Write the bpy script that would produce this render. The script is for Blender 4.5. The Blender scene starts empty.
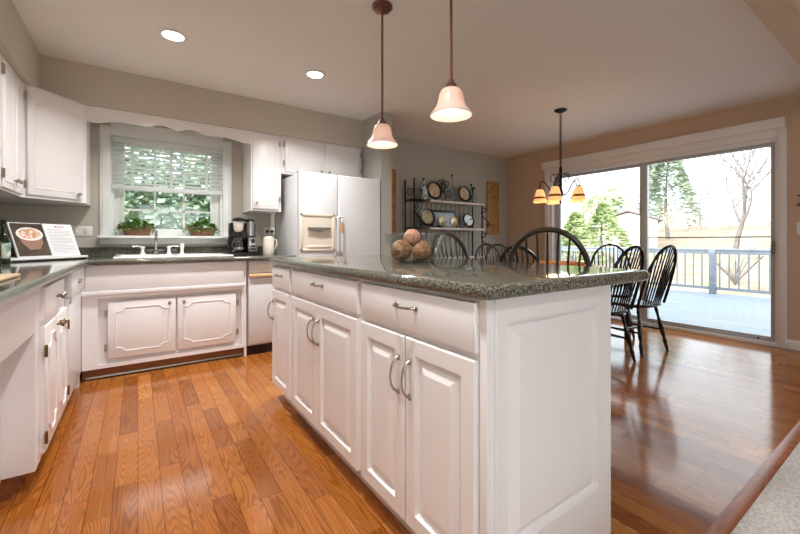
import bpy, bmesh, math, random
from mathutils import Vector, Matrix
PI = math.pi
random.seed(7)
SC = bpy.context.scene
C = SC.collection

def lin(c):
    out = []
    for v in c[:3]:
        v = v / 255.0
        out.append(v / 12.92 if v <= 0.04045 else ((v + 0.055) / 1.055) ** 2.4)
    return (out[0], out[1], out[2], 1.0)

# ------------------------------------------------------------------ camera
H = 1.03
cam = bpy.data.cameras.new('camera')
cam_o = bpy.data.objects.new('camera', cam); C.objects.link(cam_o)
cam.sensor_fit = 'HORIZONTAL'; cam.sensor_width = 36.0
cam.lens = 36.0 * 380.0 / 800.0
cam.shift_y = -26.0 / 800.0
cam.clip_start = 0.02; cam.clip_end = 400
cam_o.location = (0, 0, H)
cam_o.rotation_euler = (PI / 2, 0, -math.radians(34.6))
SC.camera = cam_o

# ------------------------------------------------------------------ colour management, world
SC.view_settings.view_transform = 'Standard'
SC.view_settings.look = 'None'
SC.view_settings.gamma = 1.0
SC.view_settings.use_curve_mapping = False
SC.view_settings.exposure = 0.54
SC.cycles.max_bounces = 10
SC.cycles.diffuse_bounces = 6
SC.cycles.glossy_bounces = 4
SC.cycles.transparent_max_bounces = 24
SC.cycles.transmission_bounces = 8
SC.cycles.sample_clamp_indirect = 4.0
SC.cycles.caustics_reflective = False
SC.cycles.caustics_refractive = False
SC.cycles.use_denoising = True

world = bpy.data.worlds.new('world'); SC.world = world; world.use_nodes = True
wn = world.node_tree.nodes; wl = world.node_tree.links
bg = wn['Background']
tc = wn.new('ShaderNodeTexCoord'); nz = wn.new('ShaderNodeTexNoise'); cr = wn.new('ShaderNodeValToRGB')
nz.inputs['Scale'].default_value = 2.2; nz.inputs['Detail'].default_value = 4
cr.color_ramp.elements[0].position = 0.35; cr.color_ramp.elements[0].color = (0.78, 0.88, 1.0, 1)
cr.color_ramp.elements[1].position = 0.65; cr.color_ramp.elements[1].color = (0.90, 0.95, 1.0, 1)
wl.new(tc.outputs['Generated'], nz.inputs['Vector']); wl.new(nz.outputs['Fac'], cr.inputs['Fac']); wl.new(cr.outputs['Color'], bg.inputs['Color'])
bg.inputs['Strength'].default_value = 2.6

sun = bpy.data.lights.new('sun', 'SUN'); sun.energy = 5.0; sun.angle = math.radians(3); sun.color = (1.0, 0.96, 0.90)
sun_o = bpy.data.objects.new('sun', sun); C.objects.link(sun_o)
sun_o.rotation_euler = Vector((-0.92, 0.0, 0.32)).to_track_quat('Z', 'Y').to_euler()   # low sun behind the house: the deck lies in its shade
def area(name, loc, rot, sx, sy, power, col=(1, 1, 1), spread=180):
    l = bpy.data.lights.new(name, 'AREA'); l.shape = 'RECTANGLE'; l.size = sx; l.size_y = sy
    l.energy = power; l.color = col; l.spread = math.radians(spread)
    o = bpy.data.objects.new(name, l); C.objects.link(o); o.location = loc; o.rotation_euler = rot
    return o
# added fill lamps at the two unseen rear openings, tinted like daylight
area('rear_fill_lamp', (0.75, -3.97, 1.45), (math.radians(90), 0, 0), 1.4, 1.1, 8, (0.97, 0.98, 1.0))
area('rear_fill_lamp', (3.55, -3.97, 1.45), (math.radians(90), 0, 0), 1.4, 1.1, 4, (0.97, 0.98, 1.0))

# ------------------------------------------------------------------ materials
MATS = {}
def principled(name, col, rough=0.5, metal=0.0, **kw):
    m = bpy.data.materials.new(name); m.use_nodes = True
    b = m.node_tree.nodes['Principled BSDF']
    b.inputs['Base Color'].default_value = lin(col)
    b.inputs['Roughness'].default_value = rough
    b.inputs['Metallic'].default_value = metal
    for k, v in kw.items():
        b.inputs[k.replace('_', ' ')].default_value = v
    MATS[name] = m
    return m

def noisy(name, cols, scale=5.0, rough=0.5, metal=0.0, detail=4, stretch=(1, 1, 1), bump=0.0, pos=None, kind='noise', **kw):
    """principled with a noise driven colour ramp"""
    m = principled(name, cols[0], rough, metal, **kw)
    nt = m.node_tree; N = nt.nodes; L = nt.links; b = N['Principled BSDF']
    t = N.new('ShaderNodeTexCoord'); mp = N.new('ShaderNodeMapping'); mp.inputs['Scale'].default_value = stretch
    if kind == 'voronoi':
        n = N.new('ShaderNodeTexVoronoi'); n.inputs['Scale'].default_value = scale
        sep = N.new('ShaderNodeSeparateColor'); L.new(n.outputs['Color'], sep.inputs['Color']); fac = sep.outputs[0]
    else:
        n = N.new('ShaderNodeTexNoise'); n.inputs['Scale'].default_value = scale; n.inputs['Detail'].default_value = detail
        fac = n.outputs['Fac']
    r = N.new('ShaderNodeValToRGB')
    L.new(t.outputs['Object'], mp.inputs['Vector']); L.new(mp.outputs['Vector'], n.inputs['Vector']); L.new(fac, r.inputs['Fac'])
    els = r.color_ramp.elements
    k = len(cols)
    ps = pos or [0.3 + 0.4 * i / max(1, k - 1) for i in range(k)]
    while len(els) < k: els.new(0.5)
    for i in range(k):
        els[i].position = ps[i]; els[i].color = lin(cols[i])
    L.new(r.outputs['Color'], b.inputs['Base Color'])
    if bump:
        bp = N.new('ShaderNodeBump'); bp.inputs['Strength'].default_value = bump; bp.inputs['Distance'].default_value = 0.002
        L.new(fac, bp.inputs['Height']); L.new(bp.outputs['Normal'], b.inputs['Normal'])
    return m

def glass_thin(name, tint=(1, 1, 1), refl=1.35, rough=0.0):
    m = bpy.data.materials.new(name); m.use_nodes = True; N = m.node_tree.nodes; L = m.node_tree.links
    N.remove(N['Principled BSDF'])
    tr = N.new('ShaderNodeBsdfTransparent'); tr.inputs['Color'].default_value = (*tint, 1)
    gl = N.new('ShaderNodeBsdfGlossy'); gl.inputs['Roughness'].default_value = rough
    lw = N.new('ShaderNodeLayerWeight'); lw.inputs['Blend'].default_value = 0.5
    pw = N.new('ShaderNodeMath'); pw.operation = 'POWER'; pw.inputs[1].default_value = 4.0
    ml = N.new('ShaderNodeMath'); ml.operation = 'MULTIPLY_ADD'; ml.inputs[1].default_value = 0.8; ml.inputs[2].default_value = (refl - 1) * 0.12
    L.new(lw.outputs['Facing'], pw.inputs[0]); L.new(pw.outputs[0], ml.inputs[0])
    mx = N.new('ShaderNodeMixShader')
    L.new(ml.outputs[0], mx.inputs['Fac']); L.new(tr.outputs[0], mx.inputs[1]); L.new(gl.outputs[0], mx.inputs[2])
    L.new(mx.outputs[0], N['Material Output'].inputs['Surface'])
    MATS[name] = m; return m

def emissive(name, col, strength, base=None):
    m = principled(name, base or col, 0.4)
    b = m.node_tree.nodes['Principled BSDF']
    b.inputs['Emission Color'].default_value = lin(col); b.inputs['Emission Strength'].default_value = strength
    return m

def planks(name, w=0.081, Lb=0.52, tones=None, rough=0.13, axis='Y'):
    m = bpy.data.materials.new(name); m.use_nodes = True; N = m.node_tree.nodes; L = m.node_tree.links
    b = N['Principled BSDF']
    def M(op, a, bb=None, c=None):
        n = N.new('ShaderNodeMath'); n.operation = op
        for i, v in enumerate((a, bb, c)):
            if v is None: continue
            if isinstance(v, (int, float)): n.inputs[i].default_value = v
            else: L.new(v, n.inputs[i])
        return n.outputs[0]
    t = N.new('ShaderNodeTexCoord'); s = N.new('ShaderNodeSeparateXYZ'); L.new(t.outputs['Object'], s.inputs[0])
    X, Y = (s.outputs[0], s.outputs[1]) if axis == 'Y' else (s.outputs[1], s.outputs[0])
    u = M('DIVIDE', X, w); iu = M('FLOOR', u); fu = M('FRACT', u)
    wn1 = N.new('ShaderNodeTexWhiteNoise'); wn1.noise_dimensions = '1D'; L.new(iu, wn1.inputs['W'])
    off = M('MULTIPLY', wn1.outputs['Value'], 7.3)
    v = M('ADD', M('DIVIDE', Y, Lb), off); iv = M('FLOOR', v); fv = M('FRACT', v)
    cb = N.new('ShaderNodeCombineXYZ'); L.new(iu, cb.inputs[0]); L.new(iv, cb.inputs[1])
    wn2 = N.new('ShaderNodeTexWhiteNoise'); wn2.noise_dimensions = '2D'; L.new(cb.outputs[0], wn2.inputs['Vector'])
    rnd = wn2.outputs['Value']
    # grain
    gx = M('ADD', M('MULTIPLY', X, 1.7), M('MULTIPLY', rnd, 13.0)); gy = M('ADD', Y, M('MULTIPLY', rnd, 31.0))
    g = N.new('ShaderNodeCombineXYZ'); L.new(M('MULTIPLY', gx, 1.0), g.inputs[0]); L.new(M('MULTIPLY', gy, 0.13), g.inputs[1]); L.new(M('MULTIPLY', rnd, 5.0), g.inputs[2])
    n1 = N.new('ShaderNodeTexNoise'); n1.inputs['Scale'].default_value = 7.0; n1.inputs['Detail'].default_value = 1.0; L.new(g.outputs[0], n1.inputs['Vector'])
    bands = M('SINE', M('MULTIPLY', n1.outputs['Fac'], 185.0))
    bands = M('MULTIPLY', M('ADD', bands, 1.0), 0.5)
    g2 = N.new('ShaderNodeCombineXYZ'); L.new(gx, g2.inputs[0]); L.new(M('MULTIPLY', gy, 0.03), g2.inputs[1])
    n2 = N.new('ShaderNodeTexNoise'); n2.inputs['Scale'].default_value = 160.0; n2.inputs['Detail'].default_value = 3.0; L.new(g2.outputs[0], n2.inputs['Vector'])
    r = N.new('ShaderNodeValToRGB'); L.new(rnd, r.inputs['Fac'])
    els = r.color_ramp.elements
    while len(els) < len(tones): els.new(0.5)
    for i, c in enumerate(tones):
        els[i].position = i / (len(tones) - 1); els[i].color = lin(c)
    dk = M('SUBTRACT', 1.0, M('MULTIPLY', M('POWER', bands, 2.0), 0.32))
    dk = M('MULTIPLY', dk, M('ADD', 0.78, M('MULTIPLY', n2.outputs['Fac'], 0.42)))
    e1 = M('GREATER_THAN', M('ABSOLUTE', M('SUBTRACT', fu, 0.5)), 0.482)
    e2 = M('GREATER_THAN', M('ABSOLUTE', M('SUBTRACT', fv, 0.5)), 0.4982)
    gap = M('MAXIMUM', e1, e2)
    dk = M('MULTIPLY', dk, M('SUBTRACT', 1.0, M('MULTIPLY', gap, 0.55)))
    mix = N.new('ShaderNodeMixRGB'); mix.blend_type = 'MULTIPLY'; mix.inputs[0].default_value = 1.0
    cc = N.new('ShaderNodeCombineXYZ'); 
    L.new(dk, cc.inputs[0]); L.new(M('POWER', dk, 1.25), cc.inputs[1]); L.new(M('POWER', dk, 1.5), cc.inputs[2])
    L.new(r.outputs['Color'], mix.inputs[1]); L.new(cc.outputs[0], mix.inputs[2])
    L.new(mix.outputs[0], b.inputs['Base Color'])
    b.inputs['Roughness'].default_value = rough
    b.inputs['Coat Weight'].default_value = 0.0; b.inputs['Specular IOR Level'].default_value = 0.42; b.inputs['Coat Roughness'].default_value = 0.06
    bp = N.new('ShaderNodeBump'); bp.inputs['Strength'].default_value = 0.12; bp.inputs['Distance'].default_value = 0.002
    n3 = N.new('ShaderNodeTexNoise'); n3.inputs['Scale'].default_value = 9.0; L.new(t.outputs['Object'], n3.inputs['Vector'])
    hgt = M('ADD', M('MULTIPLY', rnd, 0.25), M('SUBTRACT', M('MULTIPLY', n3.outputs['Fac'], 0.8), M('MULTIPLY', gap, 0.6)))
    L.new(hgt, bp.inputs['Height']); L.new(bp.outputs['Normal'], b.inputs['Normal'])
    L.new(bp.outputs['Normal'], b.inputs['Coat Normal'])
    MATS[name] = m; return m

WHITE = noisy('painted_white', [(232, 231, 232), (236, 235, 236)], 3, 0.32)
WHITE2 = noisy('window_white', [(232, 236, 234), (238, 241, 240)], 3, 0.35)
APPL = noisy('appliance_white', [(214, 216, 219), (218, 220, 223)], 4, 0.28)
CREAM = principled('cream_plastic', (228, 220, 205), 0.35)
WALLK = noisy('greige_wall', [(194, 188, 176), (198, 192, 180)], 2, 0.8)
WALLG = noisy('grey_wall', [(174, 174, 168), (178, 178, 172)], 2, 0.8)
WALLT = noisy('tan_wall', [(202, 178, 156), (206, 182, 160)], 2, 0.75)
CEIL = noisy('ceiling_paint', [(236, 233, 228), (238, 235, 230)], 2, 0.85)
FLOOR = planks('oak_floor', tones=[(142, 82, 34), (164, 98, 42), (176, 110, 50), (154, 90, 38), (192, 128, 64)], rough=.13)
BORDER = planks('oak_border', w=0.2, Lb=2.2, tones=[(170, 98, 52), (180, 106, 58)], axis='X', rough=.35)
CARPET = noisy('grey_carpet', [(186, 182, 180), (212, 210, 208), (230, 228, 226)], 90, 0.95, bump=0.8)
GRANITE = noisy('green_granite', [(38, 40, 36), (74, 76, 68), (112, 111, 99), (164, 160, 144)], 210, 0.07, detail=3, pos=[0.34, 0.46, 0.56, 0.68])
BRUSH = principled('brushed_nickel', (150, 140, 128), 0.32, 1.0)
PEWTER = principled('antique_pewter', (176, 164, 152), 0.34, 1.0)
CHROME = principled('chrome', (215, 215, 215), 0.08, 1.0)
BRASSH = principled('antique_brass', (128, 100, 66), 0.35, 1.0)
BRONZE = principled('copper_bronze', (128, 92, 82), 0.35, 0.8)
IRON = principled('black_iron', (26, 26, 28), 0.45, 0.6)
BLACK = principled('black_plastic', (14, 14, 15), 0.25)
DARKK = principled('dark_kick', (30, 24, 22), 0.5)
CHAIRW = noisy('black_painted_wood', [(14, 16, 15), (26, 30, 26)], 8, 0.22)
CHAIRO = noisy('warm_lit_olive_wood', [(34, 31, 20), (62, 52, 34)], 6, 0.3)  # stool bows: warm light on the dark wood put into the colour
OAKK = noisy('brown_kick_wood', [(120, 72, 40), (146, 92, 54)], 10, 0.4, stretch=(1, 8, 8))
OAK = noisy('honey_oak', [(196, 128, 56), (222, 158, 84)], 10, 0.2, stretch=(1, 8, 1))
OUTDK = noisy('grey_deck', [(128, 134, 142), (150, 156, 162)], 3, 0.6, stretch=(8, 0.3, 1))
GLASS = glass_thin('window_glass', (0.96, 0.985, 0.98), 1.25)
BOWLG = glass_thin('bowl_glass', (0.93, 0.96, 0.97), 1.5)
BLUEG = glass_thin('blue_glass', (0.72, 0.82, 0.86), 1.5)
GREENG = principled('dark_green_glass', (22, 34, 14), 0.05)
PORC = principled('white_porcelain', (238, 238, 234), 0.12)
COPPER = noisy('copper_planter', [(104, 72, 54), (160, 118, 92)], 9, 0.35, 0.35)
LEAF = noisy('leaf_green', [(74, 118, 44), (136, 176, 86)], 20, 0.5)
SOIL = principled('soil', (46, 34, 24), 0.95)
STEEL = principled('stainless', (170, 168, 166), 0.25, 0.9)
BLIND = principled('blind_white', (240, 242, 242), 0.4)
_n = BLIND.node_tree.nodes; _l = BLIND.node_tree.links; _t = _n.new('ShaderNodeBsdfTranslucent'); _t.inputs['Color'].default_value = (.85, .88, .87, 1); _m = _n.new('ShaderNodeMixShader'); _m.inputs[0].default_value = .45
_l.new(_n['Principled BSDF'].outputs[0], _m.inputs[1]); _l.new(_t.outputs[0], _m.inputs[2]); _l.new(_m.outputs[0], _n['Material Output'].inputs['Surface'])

# ------------------------------------------------------------------ mesh builder
class MB:
    def __init__(s): s.v = []; s.f = []
    def add(s, vs, fs):
        n = len(s.v); s.v += [tuple(p) for p in vs]; s.f += [tuple(i + n for i in f) for f in fs]; return s
    def box(s, x0, x1, y0, y1, z0, z1, bev=0.0, seg=2):
        if x0 > x1: x0, x1 = x1, x0
        if y0 > y1: y0, y1 = y1, y0
        if z0 > z1: z0, z1 = z1, z0
        if bev <= 0:
            vs = [(x0, y0, z0), (x1, y0, z0), (x1, y1, z0), (x0, y1, z0), (x0, y0, z1), (x1, y0, z1), (x1, y1, z1), (x0, y1, z1)]
            return s.add(vs, [(0, 3, 2, 1), (4, 5, 6, 7), (0, 1, 5, 4), (1, 2, 6, 5), (2, 3, 7, 6), (3, 0, 4, 7)])
        bm = bmesh.new(); bmesh.ops.create_cube(bm, size=1)
        for v in bm.verts:
            v.co = ((x0 + x1) / 2 + v.co.x * (x1 - x0), (y0 + y1) / 2 + v.co.y * (y1 - y0), (z0 + z1) / 2 + v.co.z * (z1 - z0))
        bev = min(bev, (x1 - x0) * .49, (y1 - y0) * .49, (z1 - z0) * .49)
        bmesh.ops.bevel(bm, geom=bm.edges[:], offset=bev, segments=seg, affect='EDGES', profile=0.5)
        bm.verts.index_update()
        s.add([v.co[:] for v in bm.verts], [[v.index for v in f.verts] for f in bm.faces]); bm.free(); return s
    def prism(s, poly, a, b, axis='z', bev=0, seg=3):
        """extrude polygon (list of 2d) from a to b along axis"""
        def P(p, t):
            if axis == 'z': return (p[0], p[1], t)
            if axis == 'y': return (p[0], t, p[1])
            return (t, p[0], p[1])
        n = len(poly)
        bm = bmesh.new()
        lo = [bm.verts.new(P(p, a)) for p in poly]; hi = [bm.verts.new(P(p, b)) for p in poly]
        f1 = bm.faces.new(lo[::-1]); f2 = bm.faces.new(hi)
        for i in range(n): bm.faces.new((lo[i], lo[(i + 1) % n], hi[(i + 1) % n], hi[i]))
        bmesh.ops.recalc_face_normals(bm, faces=bm.faces[:])
        if bev:
            es = [e for e in bm.edges if (e.verts[0] in lo) == (e.verts[1] in lo)]
            bmesh.ops.bevel(bm, geom=es, offset=bev, segments=seg, affect='EDGES', profile=0.5)
        big = [f for f in bm.faces if len(f.verts) > 4]
        bmesh.ops.triangulate(bm, faces=big)
        bm.verts.index_update()
        s.add([v.co[:] for v in bm.verts], [[v.index for v in f.verts] for f in bm.faces]); bm.free(); return s
    def loops(s, loops, cap=True, closed=True):
        n = len(loops[0]); vs = [p for l in loops for p in l]; fs = []
        for k in range(len(loops) - 1):
            for i in range(n if closed else n - 1):
                j = (i + 1) % n
                fs.append((k * n + i, k * n + j, (k + 1) * n + j, (k + 1) * n + i))
        if cap:
            fs.append(tuple(range(n))[::-1]); fs.append(tuple((len(loops) - 1) * n + i for i in range(n)))
        return s.add(vs, fs)
    def lathe(s, prof, seg=20, c=(0, 0, 0), axis='z', sx=1.0, sy=1.0, cap=True):
        ls = []
        for r, z in prof:
            r = max(r, 1e-4)
            ring = []
            for i in range(seg):
                a = 2 * PI * i / seg; p = (r * math.cos(a) * sx, r * math.sin(a) * sy, z)
                if axis == 'y': p = (p[0], p[2], p[1])
                if axis == 'x': p = (p[2], p[0], p[1])
                ring.append((c[0] + p[0], c[1] + p[1], c[2] + p[2]))
            ls.append(ring)
        return s.loops(ls, cap)
    def ball(s, c, r, seg=14, rings=9, sx=1, sy=1, sz=1):
        pr = [(r * math.sin(PI * k / rings), -r * math.cos(PI * k / rings) * sz) for k in range(rings + 1)]
        return s.lathe(pr, seg, c, sx=sx, sy=sy)
    def tube(s, pts, r, seg=8, smooth=0, closed=False):
        pts = [Vector(p) for p in pts]
        if smooth: pts, r = catmull(pts, r, smooth, closed)
        n = len(pts)
        rs = r if isinstance(r, (list, tuple)) else [r] * n
        rings = []
        up = None
        for i in range(n):
            if closed: d = pts[(i + 1) % n] - pts[i - 1]
            else: d = pts[min(i + 1, n - 1)] - pts[max(i - 1, 0)]
            if d.length < 1e-9: d = Vector((0, 0, 1))
            d.normalize()
            if up is None:
                up = Vector((0, 0, 1)) if abs(d.z) < 0.9 else Vector((1, 0, 0))
            up = (up - d * up.dot(d))
            if up.length < 1e-6: up = d.orthogonal()
            up.normalize()
            q = d.cross(up)
            rings.append([tuple(pts[i] + (up * math.cos(2 * PI * k / seg) + q * math.sin(2 * PI * k / seg)) * rs[i]) for k in range(seg)])
        if closed: rings.append(rings[0])
        return s.loops(rings, not closed)
    def xf(s, m, start=0):
        for i in range(start, len(s.v)): s.v[i] = tuple(m @ Vector(s.v[i]))
        return s
    def mesh(s, name, mat, smooth=True, ang=38):
        me = bpy.data.meshes.new(name); me.from_pydata(s.v, [], s.f); me.update()
        bm = bmesh.new(); bm.from_mesh(me); bmesh.ops.recalc_face_normals(bm, faces=bm.faces[:]); bm.to_mesh(me); bm.free()
        for m in (mat if isinstance(mat, (list, tuple)) else [mat]): me.materials.append(m)
        if smooth:
            me.polygons.foreach_set('use_smooth', [True] * len(me.polygons))
            me.set_sharp_from_angle(angle=math.radians(ang))
        return me

def catmull(pts, r, k, closed=False):
    n = len(pts); out = []; ro = []
    rs = list(r) if isinstance(r, (list, tuple)) else [r] * n
    segs = n if closed else n - 1
    for i in range(segs):
        if closed: p0, p1, p2, p3 = pts[i - 1], pts[i], pts[(i + 1) % n], pts[(i + 2) % n]; r1, r2 = rs[i], rs[(i + 1) % n]
        else: p0, p1, p2, p3 = pts[max(i - 1, 0)], pts[i], pts[i + 1], pts[min(i + 2, n - 1)]; r1, r2 = rs[i], rs[i + 1]
        for j in range(k):
            t = j / k
            out.append(0.5 * ((2 * p1) + (p2 - p0) * t + (2 * p0 - 5 * p1 + 4 * p2 - p3) * t * t + (3 * p1 - p0 - 3 * p2 + p3) * t ** 3))
            ro.append(r1 + (r2 - r1) * t)
    if not closed: out.append(pts[-1]); ro.append(rs[-1])
    return out, ro

def obj(name, mb, mat, parent=None, label=None, loc=None, smooth=True, ang=38):
    o = bpy.data.objects.new(name, mb.mesh(name, mat, smooth, ang)); C.objects.link(o)
    if parent: o.parent = parent
    if label: o['label'] = label
    if loc: o.location = loc
    return o
def tag(o, label, cat, group=None):
    o['label'] = label; o['category'] = cat
    if group: o['group'] = group
    return o
def thing(name, label, cat, loc=(0, 0, 0), rotz=0.0, group=None):
    o = bpy.data.objects.new(name, None); C.objects.link(o); o.empty_display_size = 0.1
    o.location = loc; o.rotation_euler = (0, 0, rotz)
    return tag(o, label, cat, group)
def struct(name, mb, mat, parent=None, **k):
    o = obj(name, mb, mat, parent, **k)
    if parent is None: o['kind'] = 'structure'
    return o
def kids(o): return [c for c in bpy.data.objects if c.parent == o]
def dup(root, loc, rotz, label, group=None):
    r = root.copy(); C.objects.link(r); r.location = loc; r.rotation_euler = (0, 0, rotz); r['label'] = label
    if group: r['group'] = group
    for ch in kids(root):
        c = ch.copy(); C.objects.link(c); c.parent = r
        for g in kids(ch):
            d = g.copy(); C.objects.link(d); d.parent = c
    return r

# ------------------------------------------------------------------ room shell
XL, XR, YB, YR, ZC = -0.945, 5.12, 4.24, -4.0, 2.42
YF = 0.492
struct('floor', MB().box(XL - .1, XR + .15, YF, YB + .15, -0.1, 0.0), FLOOR)
b = MB().box(XL - .1, XR + .15, YF - 0.055, YF, -0.1, 0.004, 0.002)
struct('trim_1', b, BORDER)
struct('floor_carpet', MB().box(XL - .1, XR + .15, YR - .15, YF - 0.055, -0.1, 0.008), CARPET)
struct('ceiling', MB().box(XL - .1, XR + .15, YR - .15, YB + .15, ZC, ZC + .1), CEIL)
struct('wall_left', MB().box(XL - .1, XL, YR - .15, YB + .15, 0, ZC), WALLK)
# back wall with the kitchen window opening
WX0, WX1, WZ0, WZ1 = -0.195, 0.715, 1.06, 1.965
b = MB()
b.box(XL, WX0, YB, YB + .15, 0, ZC); b.box(WX1, 2.20, YB, YB + .15, 0, ZC)
b.box(WX0, WX1, YB, YB + .15, 0, WZ0); b.box(WX0, WX1, YB, YB + .15, WZ1, ZC)
struct('wall_back_kitchen', b, WALLK)
struct('wall_back_dining', MB().box(2.20, XR, YB, YB + .15, 0, ZC), WALLG)
# partition beside the fridge
struct('wall_partition', MB().box(2.15, 2.285, 3.474, YB, 0, ZC), WALLG)
# right wall with the sliding door opening
DY0, DY1, DZ1 = 0.942, 3.46, 2.075
b = MB()
b.box(XR, XR + .15, YR - .15, DY0, 0, ZC); b.box(XR, XR + .15, DY1, YB + .15, 0, ZC); b.box(XR, XR + .15, DY0, DY1, DZ1, ZC)
struct('wall_right', b, WALLT)
# unseen rear wall, its two openings added to let sky light in
b = MB()
for x0, x1 in ((XL, 0.0), (1.5, 2.8), (4.3, XR)): b.box(x0, x1, YR - .15, YR, 0, ZC)
for x0, x1 in ((0.0, 1.5), (2.8, 4.3)):
    b.box(x0, x1, YR - .15, YR, 0, .9); b.box(x0, x1, YR - .15, YR, 2.05, ZC)
struct('wall_rear', b, WALLT)
# soffits above the wall cabinets, dropped header towards the living room
struct('trim_2', MB().box(XL, -0.60, 0.6, YB, 2.104, ZC), WALLK)
struct('trim_3', MB().box(-0.60, 2.15, 3.86, YB, 2.104, ZC), WALLK)
struct('trim_4', MB().box(XL, XR, 0.44, 0.572, 2.20, ZC), WALLT)
# baseboards
BASEP = [(0, 0), (0.014, 0), (0.014, 0.07), (0.009, 0.082), (0.004, 0.09), (0, 0.09)]
b = MB().prism([(XR - p[0], p[1]) for p in BASEP], -3.9, 0.888, 'y'); b.prism([(XR - p[0], p[1]) for p in BASEP], 3.60, YB, 'y')
struct('baseboard_right', b, WHITE)
b = MB().prism([(YB - p[0], p[1]) for p in BASEP], 2.28, XR - 0.015, 'x')
struct('baseboard_back', b, WHITE)

# ------------------------------------------------------------------ sliding door
door = bpy.data.objects.new('door_1', None); C.objects.link(door); door.location = (XR, 0, 0); door['kind'] = 'structure'
b = MB()
b.box(-0.022, 0, 0.890, 0.952, 0, 2.11, .004); b.box(-0.022, 0, 3.45, 3.515, 0, 2.11, .004)
b.box(-0.022, 0, 0.952, 3.45, 2.045, 2.11, .004)
obj('casing', b, WHITE, door)
b = MB()
b.box(-0.075, 0, 0.895, 3.53, 2.118, 2.215, .006); b.box(-0.03, 0, 0.892, 3.53, 2.105, 2.118)
obj('valance', b, WHITE, door)
b = MB()
b.box(0.0, 0.13, 0.946, .975, 0.0, 2.05, .003); b.box(0.0, 0.13, 3.40, 3.455, 0.0, 2.05, .003); b.box(0.0, 0.13, .975, 3.40, 2.0, 2.05, .003)
b.box(-0.02, 0.14, 0.946, 3.455, 0.0, 0.035, .004)
obj('frame', b, WHITE, door)
def sash(y0, y1, x, nm):
    b = MB(); w = 0.035
    b.box(x, x + .04, y0, y0 + w, .036, 2.0, .004); b.box(x, x + .04, y1 - w * 2.4, y1, .036, 2.0, .004)
    b.box(x, x + .04, y0 + w, y1 - w * 2.4, .036, .085, .004); b.box(x, x + .04, y0 + w, y1 - w * 2.4, 1.965, 2.0, .004)
    o = obj(nm, b, principled('door_stile_grey', (182, 188, 192), .35), door)
    obj('pane', MB().box(x + .016, x + .024, y0 + w, y1 - w * 2.4, .085, 1.965), GLASS, o)
    return o
s1 = sash(.975, 2.20, 0.02, 'sliding_panel')
s2 = sash(2.13, 3.40, 0.075, 'fixed_panel')
obj('bar', MB().tube([(0.105, 1.0, 1.072), (0.105, 2.16, 1.072)], 0.006, 6), DARKK, s1, 'dark horizontal rail across the glass')
b = MB().box(-0.012, 0.02, .979, 1.005, .90, 1.03, .004); b.tube([(-.012, .992, .92), (-.04, .992, .935), (-.04, .992, .995), (-.012, .992, 1.01)], .007, 8, 4)
obj('handle', b, BRUSH, s1)
for y in (1.10, 2.05):
    obj('roller_cap', MB().lathe([(0, 0), (.009, 0), (.009, .004), (0, .004)], 10, (0.012, y, .055), 'x'), BLACK, s1)

# ------------------------------------------------------------------ kitchen window
win = bpy.data.objects.new('window_1', None); C.objects.link(win); win.location = (0, YB, 0); win['kind'] = 'structure'
b = MB()
b.box(-0.275, WX0, -0.022, 0, 1.06, 2.05, .004); b.box(WX1, 0.798, -0.022, 0, 1.06, 2.05, .004); b.box(WX0, WX1, -0.022, 0, WZ1, 2.10, .004)
b.box(-0.257, -0.245, -0.03, -.02, 1.06, 2.05, .003); b.box(.768, .78, -0.03, -.02, 1.06, 2.05, .003)
b.box(-0.275, 0.798, -0.024, 0, 1.000, 1.053, .004)
obj('casing', b, WHITE2, win)
obj('window_sill', MB().box(-0.285, 0.808, -0.125, 0.10, 1.054, 1.078, .006), WHITE2, win)
b = MB()
b.box(WX0, WX0 + .02, 0, .15, 1.06, WZ1); b.box(WX1 - .02, WX1, 0, .15, 1.06, WZ1); b.box(WX0, WX1, 0, .15, WZ1 - .02, WZ1)
for (x0, x1) in ((WX0 + .02, -0.105), (0.615, WX1 - .02)): b.box(x0, x1, .05, .10, 1.06, WZ1 - .02, .003); b.box((x0 + x1) / 2 - .005, (x0 + x1) / 2 + .005, .04, .05, 1.06, WZ1 - .02, .002)
b.box(-.105, .615, .06, .10, 1.06, 1.145, .004); b.box(-.105, .615, .06, .10, 1.50, 1.54, .004); b.box(-.105, .615, .06, .10, 1.9, 1.945, .004)
fr = obj('window_frame', b, WHITE2, win)
b = MB()
for x in (.135, .375): b.box(x - .009, x + .009, .07, .09, 1.145, 1.90)
for z in (1.32, 1.71): b.box(-.105, .615, .07, .09, z - .008, z + .008)
obj('muntin', b, WHITE2, fr)
obj('pane', MB().box(-.105, .615, .078, .082, 1.145, 1.90), GLASS, fr)
# the blind
bl = thing('window_blind', 'white horizontal slat blind pulled halfway down over the kitchen sink window', 'blind', (0.26, YB - 0.026, 1.5))
obj('headrail', MB().box(-.445, .445, -.03, .02, .41, .455, .004), BLIND, bl)
obj('bottom_rail', MB().box(-.445, .445, -.032, .022, -.008, .032, .008), BLIND, bl)
b = MB()
for k in range(10):
    z = .054 + k * .0372; st = len(b.v)
    b.box(-.445, .445, -.024, .024, -.0014, .0014)
    b.xf(Matrix.Translation((0, .006, z)) @ Matrix.Rotation(math.radians(-12), 4, 'X'), st)
obj('slats', b, BLIND, bl)
for x in (-.3, 0, .3):
    obj('ladder_tape', MB().box(x - .012, x + .012, -.021, -.0195, .02, .42), BLIND, bl)
obj('tilt_wand', MB().tube([(-.36, -.03, .42), (-.362, -.034, .02), (-.362, -.034, -.28)], .004, 6), BLIND, bl)

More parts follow.
